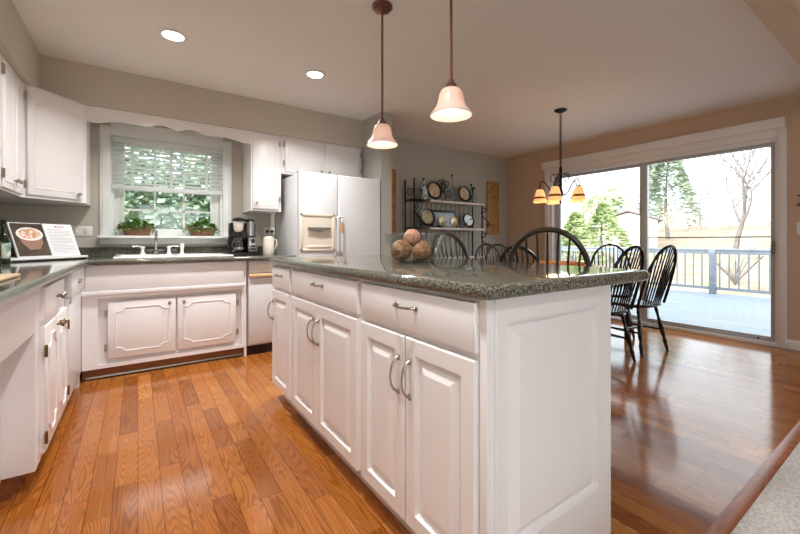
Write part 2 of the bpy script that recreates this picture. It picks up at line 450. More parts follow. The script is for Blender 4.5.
# ------------------------------------------------------------------ doors / cabinets
def rect_loop(x0, x1, z0, z1, y): return [(x0, y, z0), (x1, y, z0), (x1, y, z1), (x0, y, z1)]
def raised(mb, x0, x1, z0, z1, t=.02, fr=.055, ramp=.032, dep=.014):
    """raised panel door, front towards -y"""
    L = [rect_loop(x0, x1, z0, z1, 0), rect_loop(x0, x1, z0, z1, -t + .004)]
    def ins(d, y): L.append(rect_loop(x0 + d, x1 - d, z0 + d, z1 - d, y))
    ins(.004, -t); ins(fr - .004, -t); ins(fr + .003, -t + dep); ins(fr + .008, -t + dep); ins(fr + .008 + ramp, -t + .001); ins(fr + .010 + ramp, -t)
    return mb.loops(L)
def slab(mb, x0, x1, z0, z1, t=.02, bev=.006):
    L = [rect_loop(x0, x1, z0, z1, 0), rect_loop(x0, x1, z0, z1, -t + bev)]
    L.append(rect_loop(x0 + bev * .4, x1 - bev * .4, z0 + bev * .4, z1 - bev * .4, -t + bev * .3))
    L.append(rect_loop(x0 + bev, x1 - bev, z0 + bev, z1 - bev, -t))
    return mb.loops(L)
def routed(mb, x0, x1, z0, z1, t=.02, m=.05, cut_top=True, cut_bot=True, c=.06, drop=.028, r=.0045):
    """slab door with an applied moulding of provincial outline"""
    slab(mb, x0, x1, z0, z1, t)
    xa, xb, za, zb = x0 + m, x1 - m, z0 + m, z1 - m
    c = min(c, (xb - xa) * .3)
    pts = []
    if cut_bot: pts += [(xa, za + drop), (xa + c * .35, za + drop), (xa + c * .65, za + drop * .8), (xa + c, za), (xb - c, za), (xb - c * .65, za + drop * .8), (xb - c * .35, za + drop), (xb, za + drop)]
    else: pts += [(xa, za), (xb, za)]
    if cut_top: pts += [(xb, zb - drop), (xb - c * .35, zb - drop), (xb - c * .65, zb - drop * .8), (xb - c, zb), (xa + c, zb), (xa + c * .65, zb - drop * .8), (xa + c * .35, zb - drop), (xa, zb - drop)]
    else: pts += [(xb, zb), (xa, zb)]
    n = len(pts)
    cyc = pts + [pts[0]]
    for i in range(n):
        a, bq = cyc[i], cyc[i + 1]
        if math.hypot(a[0] - bq[0], a[1] - bq[1]) < 1e-5: continue
        mb.tube([(a[0], -t, a[1]), (bq[0], -t, bq[1])], r, 6)
    return mb
def arched(mb, x0, x1, z0, z1, t=.02, m=.045, rise=.05, r=.0045):
    slab(mb, x0, x1, z0, z1, t)
    xa, xb, za, zb = x0 + m, x1 - m, z0 + m, z1 - m
    w = xb - xa
    pts = [(xa, za), (xb, za), (xb, zb - rise)]
    for k in range(0, 13):
        u = k / 12.0; s = 1 - abs(2 * u - 1)
        pts.append((xb - w * u, zb - rise + rise * (0.5 - 0.5 * math.cos(PI * min(1, s * 1.35)))))
    pts += [(xa, zb - rise), (xa, za)]
    mb.tube([(p[0], -t, p[1]) for p in pts], r, 6)
    return mb
def knob_mb(x, z, y=-.02, r=.014):
    return MB().lathe([(.005, 0), (.005, -.012), (r * .7, -.016), (r, -.022), (r * .85, -.028), (.001, -.031)], 12, (x, y, z), 'y')
def pull_mb(x, z, L=.10, vert=True, y=-.02):
    mb = MB()
    h = L / 2; P = []
    for u, d in ((-1, 0.002), (-.86, .018), (-.5, .030), (0, .034), (.5, .030), (.86, .018), (1, .002)):
        P.append((x, y - d, z + u * h) if vert else (x + u * h, y - d, z))
    mb.tube(P, [.007, .0045, .0038, .0035, .0038, .0045, .007], 8, 4)
    for u in (-1, 1):
        c = (x, y - .003, z + u * h) if vert else (x + u * h, y - .003, z)
        mb.ball(c, .009, 8, 6, 1 if vert else 1.3, .5, 1.3 if vert else 1)
    return mb
def hinge_mb(x, z, y=-.021):
    mb = MB().box(x - .008, x + .008, y - .003, y + .003, z - .024, z + .024, .001)
    mb.tube([(x, y - .004, z - .026), (x, y - .004, z + .026)], .004, 6)
    return mb

# ---- island -------------------------------------------------------
IY0, IY1, IX0, IX1 = 0.678, 2.552, 0.742, 1.369
isl = thing('kitchen_island', 'long white kitchen island cabinet with raised panel doors under a dark granite slab', 'kitchen island', (IX0, IY1, 0), -PI / 2)
# local x = distance from the far end towards the camera, local y = into the cabinet
LL = IY1 - IY0; DD = IX1 - IX0
b = MB().box(0, LL - .02, 0, DD, .10, .879)
obj('body', b, WHITE, isl)
obj('toe_kick', MB().box(.03, LL - .03, .05, DD - .03, 0, .10), WHITE, isl)
def iy(y): return IY1 - y
doors_i = [(2.520, 2.185, 'L'), (2.140, 1.777, 'R'), (1.771, 1.355, 'L'), (1.318, 1.026, 'R'), (1.017, .705, 'L')]
for y1, y0, side in doors_i:
    a, c_ = iy(y1), iy(y0)
    d = obj('door', raised(MB(), a, c_, .105, .716), WHITE, isl, ang=10)
    x = a + .028 if side == 'L' else c_ - .028
    obj('handle', pull_mb(x, .585, .115), PEWTER, d)
for (y1, y0, hl) in ((2.520, 2.185, .085), (2.140, 1.355, .10), (1.318, .705, .105)):
    a, c_ = iy(y1), iy(y0)
    d = obj('drawer', slab(MB(), a, c_, .735, .868), WHITE, isl)
    obj('handle', pull_mb((a + c_) / 2, .817, hl, False), PEWTER, d)
# end panel faces the camera: local +x
b = MB()
st = len(b.v)
raised(b, .036, DD, 0.0, .879, .02, .0, .0, 0) if False else None
def rl(x0, x1, z0, z1, y): return rect_loop(x0, x1, z0, z1, y)
L = [rl(0, DD, 0.0, .879, 0), rl(0, DD, 0.0, .879, -.018), rl(.002, DD - .002, 0.002, .877, -.02)]
def rr(x0, x1, z0, z1, y): L.append(rl(x0, x1, z0, z1, y))
rr(.080, DD - .085, .190, .812, -.02); rr(.084, DD - .089, .194, .808, -.004); rr(.094, DD - .099, .204, .798, -.003); rr(.124, DD - .129, .234, .768, -.021); rr(.127, DD - .132, .237, .765, -.023)
b.loops(L)
b.xf(Matrix.Translation((LL - .02, 0, 0)) @ Matrix.Rotation(PI / 2, 4, 'Z'), st)
obj('end_panel', b, WHITE, isl, ang=10)
b = MB().box(LL - .024, LL + .004, -.006, .006, 0.0, .879, .003); b.box(LL - .002, LL + .006, .024, .036, 0.0, .879, .003)
obj('corner_moulding', b, WHITE, isl)

def rounded_poly(x0, x1, y0, y1, rad):
    P = []
    for cx, cy, a0, r in ((x1 - rad[0], y0 + rad[0], -90, rad[0]), (x1 - rad[1], y1 - rad[1], 0, rad[1]), (x0 + rad[2], y1 - rad[2], 90, rad[2]), (x0 + rad[3], y0 + rad[3], 180, rad[3])):
        for k in range(7):
            a = math.radians(a0 + 15 * k); P.append((cx + r * math.cos(a), cy + r * math.sin(a)))
    return P
b = MB().prism(rounded_poly(.708, 1.615, .640, 2.575, (.05, .05, .035, .025)), .880, .920, 'z', .018, 4)
tag(obj('island_countertop', b, GRANITE), 'dark green speckled granite slab lying on the white island', 'countertop')

# ---- perimeter base cabinets -------------------------------------
CZ0, CZ1 = 0.856, 0.894
FB = 3.572      # face of back run
FL = -0.345     # face of left run
# sink cabinet (back run)
sk = thing('sink_cabinet', 'wide white base cabinet with two doors below the kitchen sink', 'cabinet', (-0.335, FB, 0))
W = 1.115
b = MB()
b.box(0, W, .03, .64, .085, .66)
b.box(0, W, 0, .03, .085, .115); b.box(0, .093, 0, .03, .115, .60); b.box(W - .025, W, 0, .03, .115, .60)
b.box(0, W, 0, .03, .60, .855); b.box(.093, W - .025, .0295, .031, .115, .60)
b.box(W, W + .018, 0, .64, .0, .855)
obj('body', b, WHITE, sk)
obj('false_drawer_front', MB().box(.02, W - .01, -.018, 0, .665, .852, .004), WHITE, sk)
obj('ledge_moulding', MB().box(.0, W, -.03, 0, .628, .662, .006).box(.05, W - .01, -.018, 0, .603, .628, .005), WHITE, sk)
for x0, x1, hs, kx in ((.150, .588, 'l', .545), (.600, 1.045, 'r', .645)):
    d = obj('door', routed(MB(), x0, x1, .145, .575, .02, .05), WHITE, sk); d.location = (0, .012, 0)
    obj('knob', knob_mb(kx, .535), PEWTER, d)
    for z in (.235, .49):
        obj('hinge', hinge_mb(x0 - .012 if hs == 'l' else x1 + .012, z), PEWTER, d)
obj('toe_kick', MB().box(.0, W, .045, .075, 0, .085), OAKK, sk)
obj('kick_moulding', MB().tube([(.02, .045, .012), (W - .01, .045, .012)], .014, 8), BRUSH, sk)
# blind corner filler
b = MB().box(XL + .01, FL, FB, YB - .01, .085, .855)
b.box(XL + .01, FL - .055, FB - .01, YB - .01, 0, .085)
tag(obj('corner_cabinet', b, WHITE), 'plain white corner base cabinet between dishwasher and sink cabinet', 'cabinet')
# compactor
tcp = thing('trash_compactor', 'narrow white under-counter compactor with a wooden handle strip beside the sink cabinet', 'appliance', (0.812, FB, 0))
obj('body', MB().box(.0, .40, .02, .60, .085, .853), APPL, tcp)
obj('control_panel', MB().box(.005, .395, -.005, .02, .745, .850, .004), APPL, tcp)
obj('control_strip', MB().box(.05, .36, -.008, -.004, .795, .822, .001), CREAM, tcp)
obj('handle', MB().box(.005, .395, -.03, -.002, .705, .735, .006), principled('pale_wood_strip', (226, 192, 150), .4), tcp, 'tan wooden handle strip')
obj('drawer_front', MB().box(.005, .395, -.005, .02, .10, .700, .005), APPL, tcp)
obj('toe_kick', MB().box(.0, .40, .03, .05, 0, .085), BLACK, tcp)

# left run (local x -> world +Y, front faces +X)
def left_thing(name, label, cat, y): return thing(name, label, cat, (FL, y, 0), PI / 2)
lc = left_thing('drawer_cabinet', 'white base cabinet on the left with one drawer over a pair of arched doors', 'cabinet', 2.12)
W = .745
b = MB().box(0, W, 0, .594, .09, .855)
obj('body', b, WHITE, lc)
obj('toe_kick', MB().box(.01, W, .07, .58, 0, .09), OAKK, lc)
d = obj('drawer', slab(MB(), .09, .58, .685, .832), WHITE, lc)
obj('knob', knob_mb(.35, .762), BRUSH, d); obj('knob', knob_mb(.41, .762), BRUSH, d)
for x0, x1, kx, hx in ((.09, .385, .355, .075), (.393, .690, .43, .703)):
    d = obj('door', routed(MB(), x0, x1, .12, .662, .02, .055, c=.05, drop=.045, r=.007), WHITE, lc)
    obj('knob', knob_mb(kx, .625), BRASSH, d)
    for z in (.19, .56): obj('hinge', hinge_mb(hx, z), BRASSH, d)
dw = left_thing('dishwasher', 'white dishwasher built in under the left counter near the corner', 'dishwasher', 2.868)
obj('body', MB().box(.005, .595, .01, .58, .10, .853), APPL, dw)
d = obj('door_panel', MB().box(.008, .592, -.018, .01, .11, .700, .006), APPL, dw)
d = obj('control_panel', MB().box(.008, .592, -.034, .01, .705, .850, .006), APPL, dw)
obj('latch', MB().box(.26, .34, -.05, -.03, .765, .79, .006), STEEL, d)
obj('vent', MB().box(.03, .10, -.0205, -.017, .66, .69, .001), STEEL, dw)
obj('toe_kick', MB().box(.0, .60, .055, .075, 0, .10), WHITE, dw)
tag(obj('filler_panel', MB().box(FL - .3, FL, 3.468, FB - .012, .0, .855), WHITE), 'narrow white filler panel between the dishwasher and the corner', 'panel')
# recessed near cabinet with apron
nc = thing('recessed_cabinet', 'white base cabinet at the left picture edge, set back below a deep apron', 'cabinet', (FL, 0.8, 0), PI / 2)
W = 1.318
obj('apron', MB().box(0, W, 0, .02, .655, .855, .003), WHITE, nc)
obj('body', MB().box(0, W, .10, .594, .10, .855), WHITE, nc)
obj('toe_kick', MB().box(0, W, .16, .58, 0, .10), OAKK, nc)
for x0, x1, kx in ((.05, .43, .39), (.44, .83, .48), (.84, 1.235, .88)):
    d = obj('door', routed(MB(), x0, x1, .115, .63, .02, .055, c=.05, drop=.045, r=.007), WHITE, nc); d.location = (0, .10, 0)
    obj('knob', knob_mb(kx, .60), BRASSH, d)

# worktop with sink cut-out
SX0, SX1, SY0, SY1 = -.155, .70, 3.625, 4.13
def slab_hole():
    bm = bmesh.new()
    XE, YE = -.305, 3.537
    outer = [(XL + .002, .8), (XE, .8), (XE, YE - .02), (XE + .02, YE), (1.236, YE), (1.236, YB - .002), (XL + .002, YB - .002)]
    hole = [(SX0 + .03, SY0 + .03), (SX1 - .03, SY0 + .03), (SX1 - .03, SY1 - .03), (SX0 + .03, SY1 - .03)]
    es = []
    for ring in (outer, hole):
        vs = [bm.verts.new((p[0], p[1], CZ1)) for p in ring]
        for i in range(len(vs)): es.append(bm.edges.new((vs[i], vs[(i + 1) % len(vs)])))
    bmesh.ops.triangle_fill(bm, edges=es, use_beauty=True)
    r = bmesh.ops.extrude_face_region(bm, geom=bm.faces[:])
    for v in r['geom']:
        if isinstance(v, bmesh.types.BMVert): v.co.z = CZ0
    bm.verts.index_update()
    mb = MB().add([v.co[:] for v in bm.verts], [[v.index for v in f.verts] for f in bm.faces]); bm.free()
    rr_ = (CZ1 - CZ0) / 2; zc = (CZ0 + CZ1) / 2
    mb.tube([(XE, .8, zc), (XE, YE - .02, zc), (XE + .02, YE, zc), (1.236, YE, zc)], rr_, 10)
    return mb
wt = obj('worktop', slab_hole(), GRANITE); tag(wt, 'long L-shaped dark granite worktop along the left wall and under the kitchen window', 'countertop')
b = MB().box(XL + .001, XL + .02, .8, YB - .02, CZ1, .975, .003); b.box(XL + .001, 1.236, YB - .02, YB - .001, CZ1, .975, .003)
obj('backsplash', b, GRANITE, wt)
# sink
snk = thing('kitchen_sink', 'white double basin drop-in sink set in the worktop under the window', 'sink', ((SX0 + SX1) / 2, (SY0 + SY1) / 2, CZ1))
w2, h2 = (SX1 - SX0) / 2, (SY1 - SY0) / 2
xs = [-w2, -w2 + .04, -.015, .015, w2 - .04, w2]; ys = [-h2, -h2 + .04, h2 - .10, h2]
b = MB()
for i in range(5):
    for j in range(3):
        if j == 1 and i in (1, 3): continue
        b.box(xs[i], xs[i + 1], ys[j], ys[j + 1], .0, .014)
b.tube([(-w2 + .006, -h2 + .006, .004), (w2 - .006, -h2 + .006, .004), (w2 - .006, h2 - .006, .004), (-w2 + .006, h2 - .006, .006)], .011, 8, 0, True)
obj('rim', b, PORC, snk)
for (a, c_) in ((xs[1], xs[2]), (xs[3], xs[4])):
    b = MB()
    b.loops([[(a, ys[1], .009), (c_, ys[1], .009), (c_, ys[2], .009), (a, ys[2], .009)], [(a + .015, ys[1] + .015, -.17), (c_ - .015, ys[1] + .015, -.17), (c_ - .015, ys[2] - .015, -.17), (a + .015, ys[2] - .015, -.17)]], cap=False)
    b.add([(a + .015, ys[1] + .015, -.17), (c_ - .015, ys[1] + .015, -.17), (c_ - .015, ys[2] - .015, -.17), (a + .015, ys[2] - .015, -.17)], [(0, 1, 2, 3)])
    obj('basin', b, PORC, snk)
# faucet
fa = thing('kitchen_faucet', 'chrome high spout faucet with two lever handles behind the white sink', 'faucet', (.135, 4.085, CZ1 + .014))
b = MB().lathe([(.001, 0), (.026, 0), (.026, .008), (.017, .02), (.014, .05), (.016, .06), (.001, .065)], 16)
b.tube([(0, 0, .05), (0, 0, .16), (0, -.02, .205), (0, -.07, .225), (0, -.125, .205), (0, -.135, .165)], .0095, 10, 6)
obj('spout', b, CHROME, fa)
for sx in (-1, 1):
    b = MB().lathe([(.001, 0), (.024, 0), (.024, .006), (.014, .02), (.012, .05), (.018, .06), (.016, .072), (.001, .076)], 16, (sx * .10, 0, 0))
    b.tube([(sx * .10, 0, .066), (sx * .135, -.005, .076), (sx * .175, -.01, .072)], [.008, .006, .008], 8, 3)
    obj('handle', b, PORC, fa)
b = MB().lathe([(.001, 0), (.022, 0), (.022, .006), (.014, .014), (.014, .05), (.019, .07), (.019, .10), (.001, .104)], 14, (.205, 0, 0))
obj('side_sprayer', b, PORC, fa)

# ---- wall cabinets -------------------------------------------------
UZ0, UZ1 = 1.328, 2.103
ul = thing('wall_cabinet', 'white wall cabinet on the left wall with a pair of narrow arched doors', 'wall cabinet', (-.65, 3.05, UZ0), PI / 2)
obj('body', MB().box(0, .508, 0, .293, 0, UZ1 - UZ0), WHITE, ul)
for x0, x1, kx in ((.012, .262, .235), (.270, .495, .297)):
    d = obj('door', arched(MB(), x0, x1, .012, .76, .018, .04, .055), WHITE, ul)
    obj('knob', knob_mb(kx, .075), PEWTER, d)
    obj('hinge', hinge_mb(x0 - .0 if x0 < .1 else x1 + .006, .68), PEWTER, d); obj('hinge', hinge_mb(x0 - .0 if x0 < .1 else x1 + .006, .09), PEWTER, d)
ul2 = dup(ul, (-.65, 2.535, UZ0), PI / 2, 'white wall cabinet cut off by the left picture edge, nearest the camera')
# diagonal corner cabinet
dc = thing('corner_wall_cabinet', 'white diagonal wall cabinet in the left corner with one wide arched door', 'wall cabinet', (-.65, 3.56, UZ0), PI / 4)
fw = math.hypot(.314, .32)
mat = Matrix.Rotation(-PI / 4, 4, 'Z')
poly = [(-.65, 3.56), (-.336, 3.876), (-.336, YB - .003), (XL + .003, YB - .003), (XL + .003, 3.56)]
b = MB().prism([(p[0] + .65, p[1] - 3.56) for p in poly], 0, UZ1 - UZ0); b.xf(mat)
obj('body', b, WHITE, dc)
d = obj('door', arched(MB(), .028, fw - .045, .02, .755, .018, .05, .05), WHITE, dc)
obj('knob', knob_mb(fw - .085, .06), PEWTER, d)
for z in (.085, .69): obj('hinge', hinge_mb(.012, z), PEWTER, d)
# valance above window
pts = [(-.336, UZ1), (-.336, 1.985)]
def zb(u):
    if u < .06 or u > .94: return 1.978
    if u < .20: return 1.978 + .032 * math.sin(PI / 2 * (u - .06) / .14)
    if u < .32: return 2.010 - .012 * ((u - .20) / .12)
    if u < .50: return 1.998 + .034 * math.sin(PI * (u - .32) / .18)
    if u < .68: return 1.998 + .034 * math.sin(PI * (u - .50) / .18)
    if u < .80: return 1.998 + .012 * ((u - .68) / .12)
    return 2.010 - .032 * (1 - math.cos(PI / 2 * (u - .80) / .14)) 
VX1 = .908
pts = [(-.336, UZ1)] + [(-.336 + (VX1 + .336) * k / 60, zb(k / 60)) for k in range(61)] + [(VX1, UZ1)]
tag(obj('window_valance', MB().prism(pts, 3.876, 3.896, 'y'), WHITE), 'white scalloped wooden valance board spanning between the wall cabinets above the window', 'valance')
ur = thing('wall_cabinet', 'white single door wall cabinet above the coffee maker', 'wall cabinet', (.91, 3.88, UZ0))
obj('body', MB().box(0, .292, 0, .357, 0, UZ1 - UZ0), WHITE, ur)
d = obj('door', routed(MB(), .012, .262, .02, .755, .018, .035, c=.03, drop=.012, r=.003), WHITE, ur)
obj('knob', knob_mb(.045, .075), PEWTER, d)
for z in (.12, .68): obj('hinge', hinge_mb(.274, z), PEWTER, d)
uf = thing('wall_cabinet', 'short white two door wall cabinet above the refrigerator', 'wall cabinet', (1.204, 3.88, 1.72))
obj('body', MB().box(0, .934, 0, .357, 0, UZ1 - 1.72), WHITE, uf)
for x0, x1, kx, hx in ((.035, .462, .425, .022), (.478, .905, .515, .918)):
    d = obj('door', routed(MB(), x0, x1, .02, .355, .018, .04, c=.04, drop=.02, r=.0035), WHITE, uf)
    obj('knob', knob_mb(kx, .055), PEWTER, d)
    for z in (.11, .30): obj('hinge', hinge_mb(hx, z), PEWTER, d)

# ---- refrigerator ---------------------------------------------------
rf = thing('refrigerator', 'white side-by-side refrigerator with an ice dispenser in the left door', 'refrigerator', (1.245, 3.465, 0))
obj('body', MB().box(0, .896, .065, .74, .02, 1.675, .006), APPL, rf)
fd = obj('freezer_door', MB().box(.002, .392, 0, .060, .09, 1.688, .012, 3), APPL, rf)
rd = obj('refrigerator_door', MB().box(.400, .894, 0, .060, .09, 1.688, .012, 3), APPL, rf)
obj('base_grille', MB().box(.01, .865, .02, .06, .0, .08, .003), BLACK, rf)
for x in (.03, .866): obj('hinge_cover', MB().box(x - .025, x + .025, .01, .10, 1.688, 1.700, .004), APPL, rf)
b = MB(); zt, zl = 1.295, .935
b.box(.006, .358, -.010, 0, zt - .028, zt, .003); b.box(.006, .358, -.010, 0, zl, zl + .02, .003)
b.box(.006, .030, -.010, 0, zl, zt, .003); b.box(.335, .358, -.010, 0, zl, zt, .003)
b.box(.030, .335, -.004, 0, zl + .02, zt - .028)
dp = obj('ice_dispenser', b, CREAM, fd, 'cream framed dispenser')
b = MB(); b.prism([(.08, 1.145), (.08, 1.160), (.31, 1.160), (.31, 1.145), (.25, 1.132), (.195, 1.118), (.14, 1.132)], -.030, -.004, 'y')
obj('dispenser_lever', b, principled('lever_grey', (120, 116, 106), .3, .5), fd)
b = MB().box(.075, .315, -.014, -.004, .965, .985, .003)
obj('drip_tray', b, CREAM, fd)
for x, dr in ((.376, fd), (.418, rd)):
    b = MB().tube([(x, 0, 1.26), (x, -.03, 1.25), (x, -.045, 1.20), (x, -.045, .97), (x, -.03, .915), (x, 0, .905)], [.012, .012, .009, .009, .012, .012], 8, 4)
    h = obj('handle', b, APPL, dr)
    for z in (1.253, .912):
        obj('handle_end', MB().ball((x, -.028, z), .016, 10, 7, 1, 1, 1.5), CHROME, dr)
obj('grip', MB().tube([(.418, -.046, 1.215), (.418, -.048, 1.15), (.418, -.046, 1.09)], [.008, .011, .008], 8, 4), OAK, rd, 'tan wooden grip')

# ---- ceiling lights --------------------------------------------------
CANW = emissive('can_light', (255, 244, 224), 9)
def can(x, y, label, pw=14):
    t = thing('recessed_light', label, 'ceiling light', (x, y, ZC), 0, 'recessed ceiling lights')
    obj('trim_ring', MB().lathe([(.062, 0), (.085, 0), (.088, -.004), (.084, -.008), (.066, -.010), (.062, -.004)], 28, cap=False), WHITE, t)
    obj('lens', MB().lathe([(.001, -.003), (.064, -.003), (.064, -.001), (.001, -.001)], 28), CANW, t)
    l = bpy.data.lights.new('can_lamp', 'AREA'); l.shape = 'DISK'; l.size = .12; l.energy = pw; l.spread = math.radians(135); l.color = (1.0, .975, .95)
    o = bpy.data.objects.new('can_lamp', l); C.objects.link(o); o.parent = t; o.location = (0, 0, -.015)
can(.196, 2.98, 'round recessed ceiling light, the left one, above the sink side of the kitchen')
can(1.215, 3.005, 'round recessed ceiling light, the right one, in front of the fridge cabinets')
can(.35, 1.00, 'added unseen recessed fill light over the near left counter, above and behind the camera view', 13)  # extra lamp out of view, added to brighten left cabinets and island front
can(-.20, -.60, 'added unseen recessed fill light behind the camera at the kitchen end', 13)  # second out-of-view lamp, added as fill from behind the camera
PEND = bpy.data.materials.new('frosted_shade'); PEND.use_nodes = True
_n = PEND.node_tree.nodes; _l = PEND.node_tree.links
_b = _n['Principled BSDF']; _b.inputs['Base Color'].default_value = lin((226, 206, 196)); _b.inputs['Roughness'].default_value = .25
_b.inputs['Emission Color'].default_value = lin((255, 232, 214)); _b.inputs['Emission Strength'].default_value = .04
_t = _n.new('ShaderNodeBsdfTranslucent'); _t.inputs['Color'].default_value = lin((236, 214, 200)); _m = _n.new('ShaderNodeMixShader'); _m.inputs[0].default_value = .25
_l.new(_b.outputs[0], _m.inputs[1]); _l.new(_t.outputs[0], _m.inputs[2]); _l.new(_m.outputs[0], _n['Material Output'].inputs['Surface'])
BULB = emissive('bulb_glow', (255, 240, 220), 5)
def pendant(x, y, zr, label):
    t = thing('pendant_lamp', label, 'pendant light', (x, y, ZC), 0, 'pendant lamps over the island')
    d = zr - ZC
    obj('ceiling_canopy', MB().lathe([(.001, 0), (.060, 0), (.062, -.010), (.050, -.016), (.048, -.026), (.030, -.032), (.010, -.040), (.001, -.04)], 24), BRONZE, t)
    obj('rod', MB().tube([(0, 0, -.035), (0, 0, d + .15)], .0065, 8), BRONZE, t)
    obj('socket_cap', MB().lathe([(.007, d + .165), (.012, d + .158), (.013, d + .150), (.022, d + .142), (.030, d + .122), (.028, d + .118), (.001, d + .12)], 18), BRONZE, t)
    pr = [(.026, .122), (.040, .117), (.050, .103), (.056, .080), (.060, .058), (.069, .037), (.084, .018), (.094, .004), (.092, .0), (.088, .005), (.079, .018), (.065, .037), (.056, .058), (.052, .080), (.046, .100), (.036, .113), (.026, .118)]
    obj('lamp_shade', MB().lathe([(r, z + d) for r, z in pr], 32, cap=False), PEND, t)
    obj('bulb', MB().lathe([(.001, d + .006), (.018, d + .010), (.031, d + .022), (.035, d + .040), (.030, d + .058), (.018, d + .078), (.012, d + .11), (.001, d + .115)], 18), BULB, t)
    l = bpy.data.lights.new('pendant_glow', 'POINT'); l.energy = .35; l.color = (1, .90, .80); l.shadow_soft_size = .04
    o = bpy.data.objects.new('pendant_glow', l); C.objects.link(o); o.parent = t; o.location = (0, 0, d - .012)
pendant(1.19, 1.91, 1.596, 'bell shaded pendant lamp hanging over the island nearer the fridge, left in the pair')
pendant(1.15, 1.266, 1.588, 'bell shaded pendant lamp over the near part of the island, right in the pair')

# chandelier
ch = thing('chandelier', 'iron chandelier with five amber glass shades hanging over the dining table', 'chandelier', (3.69, 2.35, ZC))
obj('ceiling_canopy', MB().lathe([(.001, 0), (.065, 0), (.066, -.008), (.045, -.022), (.012, -.034), (.001, -.034)], 20), IRON, ch)
b = MB()
z = -.034; k = 0
while z > -.60:
    P = []
    for q in range(10):
        a = 2 * PI * q / 10; xx, zz = .011 * math.cos(a), .017 * math.sin(a)
        P.append((xx, 0, z - .014 + zz) if k % 2 else (0, xx, z - .014 + zz))
    b.tube(P, .0036, 5, 0, True); z -= .0235; k += 1
obj('chain', b, IRON, ch)
DZC = -.085
from_ = len(bpy.data.objects)
obj('column', MB().lathe([(.001, -.51), (.008, -.515), (.016, -.53), (.016, -.70), (.022, -.71), (.014, -.73), (.020, -.76), (.030, -.80), (.018, -.85), (.010, -.88), (.014, -.90), (.001, -.915)], 14), IRON, ch)
AMB = emissive('amber_glass', (255, 186, 120), .62, (240, 196, 140))
AMBAND = principled('brown_band', (150, 88, 40), .4)
for k in range(5):
    a = math.radians(126 + 72 * k); ca, sa = math.cos(a), math.sin(a)
    R = .205
    arm = obj('arm', MB().tube([(ca * .015, sa * .015, -.82), (ca * .08, sa * .08, -.80), (ca * .14, sa * .14, -.70), (ca * .185, sa * .185, -.665), (ca * R, sa * R, -.705), (ca * R, sa * R, -.745)], .006, 7, 5), IRON, ch)
    b = MB().tube([(ca * .03, sa * .03, -.60), (ca * .08, sa * .08, -.60), (ca * .10, sa * .10, -.65), (ca * .07, sa * .07, -.68), (ca * .05, sa * .05, -.655)], .004, 6, 5)
    obj('scroll', b, IRON, arm)
    cx, cy = ca * R, sa * R
    obj('socket_cap', MB().lathe([(.001, -.735), (.020, -.74), (.026, -.755), (.001, -.757)], 12, (cx, cy, 0)), IRON, arm)
    obj('lamp_shade', MB().lathe([(.026, -.75), (.038, -.762), (.050, -.80), (.064, -.86), (.072, -.890), (.070, -.890), (.061, -.86), (.047, -.80), (.034, -.762)], 8, (cx, cy, 0), cap=False), AMB, arm, ang=20)
    obj('shade_band', MB().lathe([(.0575, -.830), (.0625, -.852), (.0640, -.852), (.0590, -.830)], 8, (cx, cy, 0), cap=False), AMBAND, arm)
for c in kids(ch):
    if c.name.split('.')[0] in ('column', 'arm'): c.location.z = DZC
l = bpy.data.lights.new('chandelier_glow', 'POINT'); l.energy = 5; l.color = (1, .72, .42); l.shadow_soft_size = .15
o = bpy.data.objects.new('chandelier_glow', l); C.objects.link(o); o.parent = ch; o.location = (0, 0, -1.06)

# ---- dining table and chairs -----------------------------------------
tb = thing('dining_table', 'oval honey oak dining table on a dark pedestal under the chandelier', 'table', (3.63, 2.42, 0), math.radians(8))
A_, B_ = .82, .47
b = MB()
P = lambda s, z: [((A_ - s) * math.cos(2 * PI * i / 48), (B_ - s) * math.sin(2 * PI * i / 48), z) for i in range(48)]
b.loops([P(.03, .725), P(.004, .733), P(0, .742), P(.004, .752), P(.014, .755)])
obj('table_top', b, OAK, tb)
obj('apron', MB().loops([P(.12, .66), P(.12, .725)]), CHAIRW, tb)
for s in (-1, 1):
    x = s * .30
    obj('pedestal', MB().lathe([(.09, .06), (.05, .12), (.045, .2), (.07, .32), (.05, .42), (.06, .56), (.10, .66), (.001, .66)], 18, (x, 0, 0)), CHAIRW, tb)
    for q in (-1, 1):
        obj('foot', MB().tube([(x, 0, .12), (x, q * .15, .10), (x, q * .30, .03)], [.035, .03, .025], 10, 4), CHAIRW, tb)

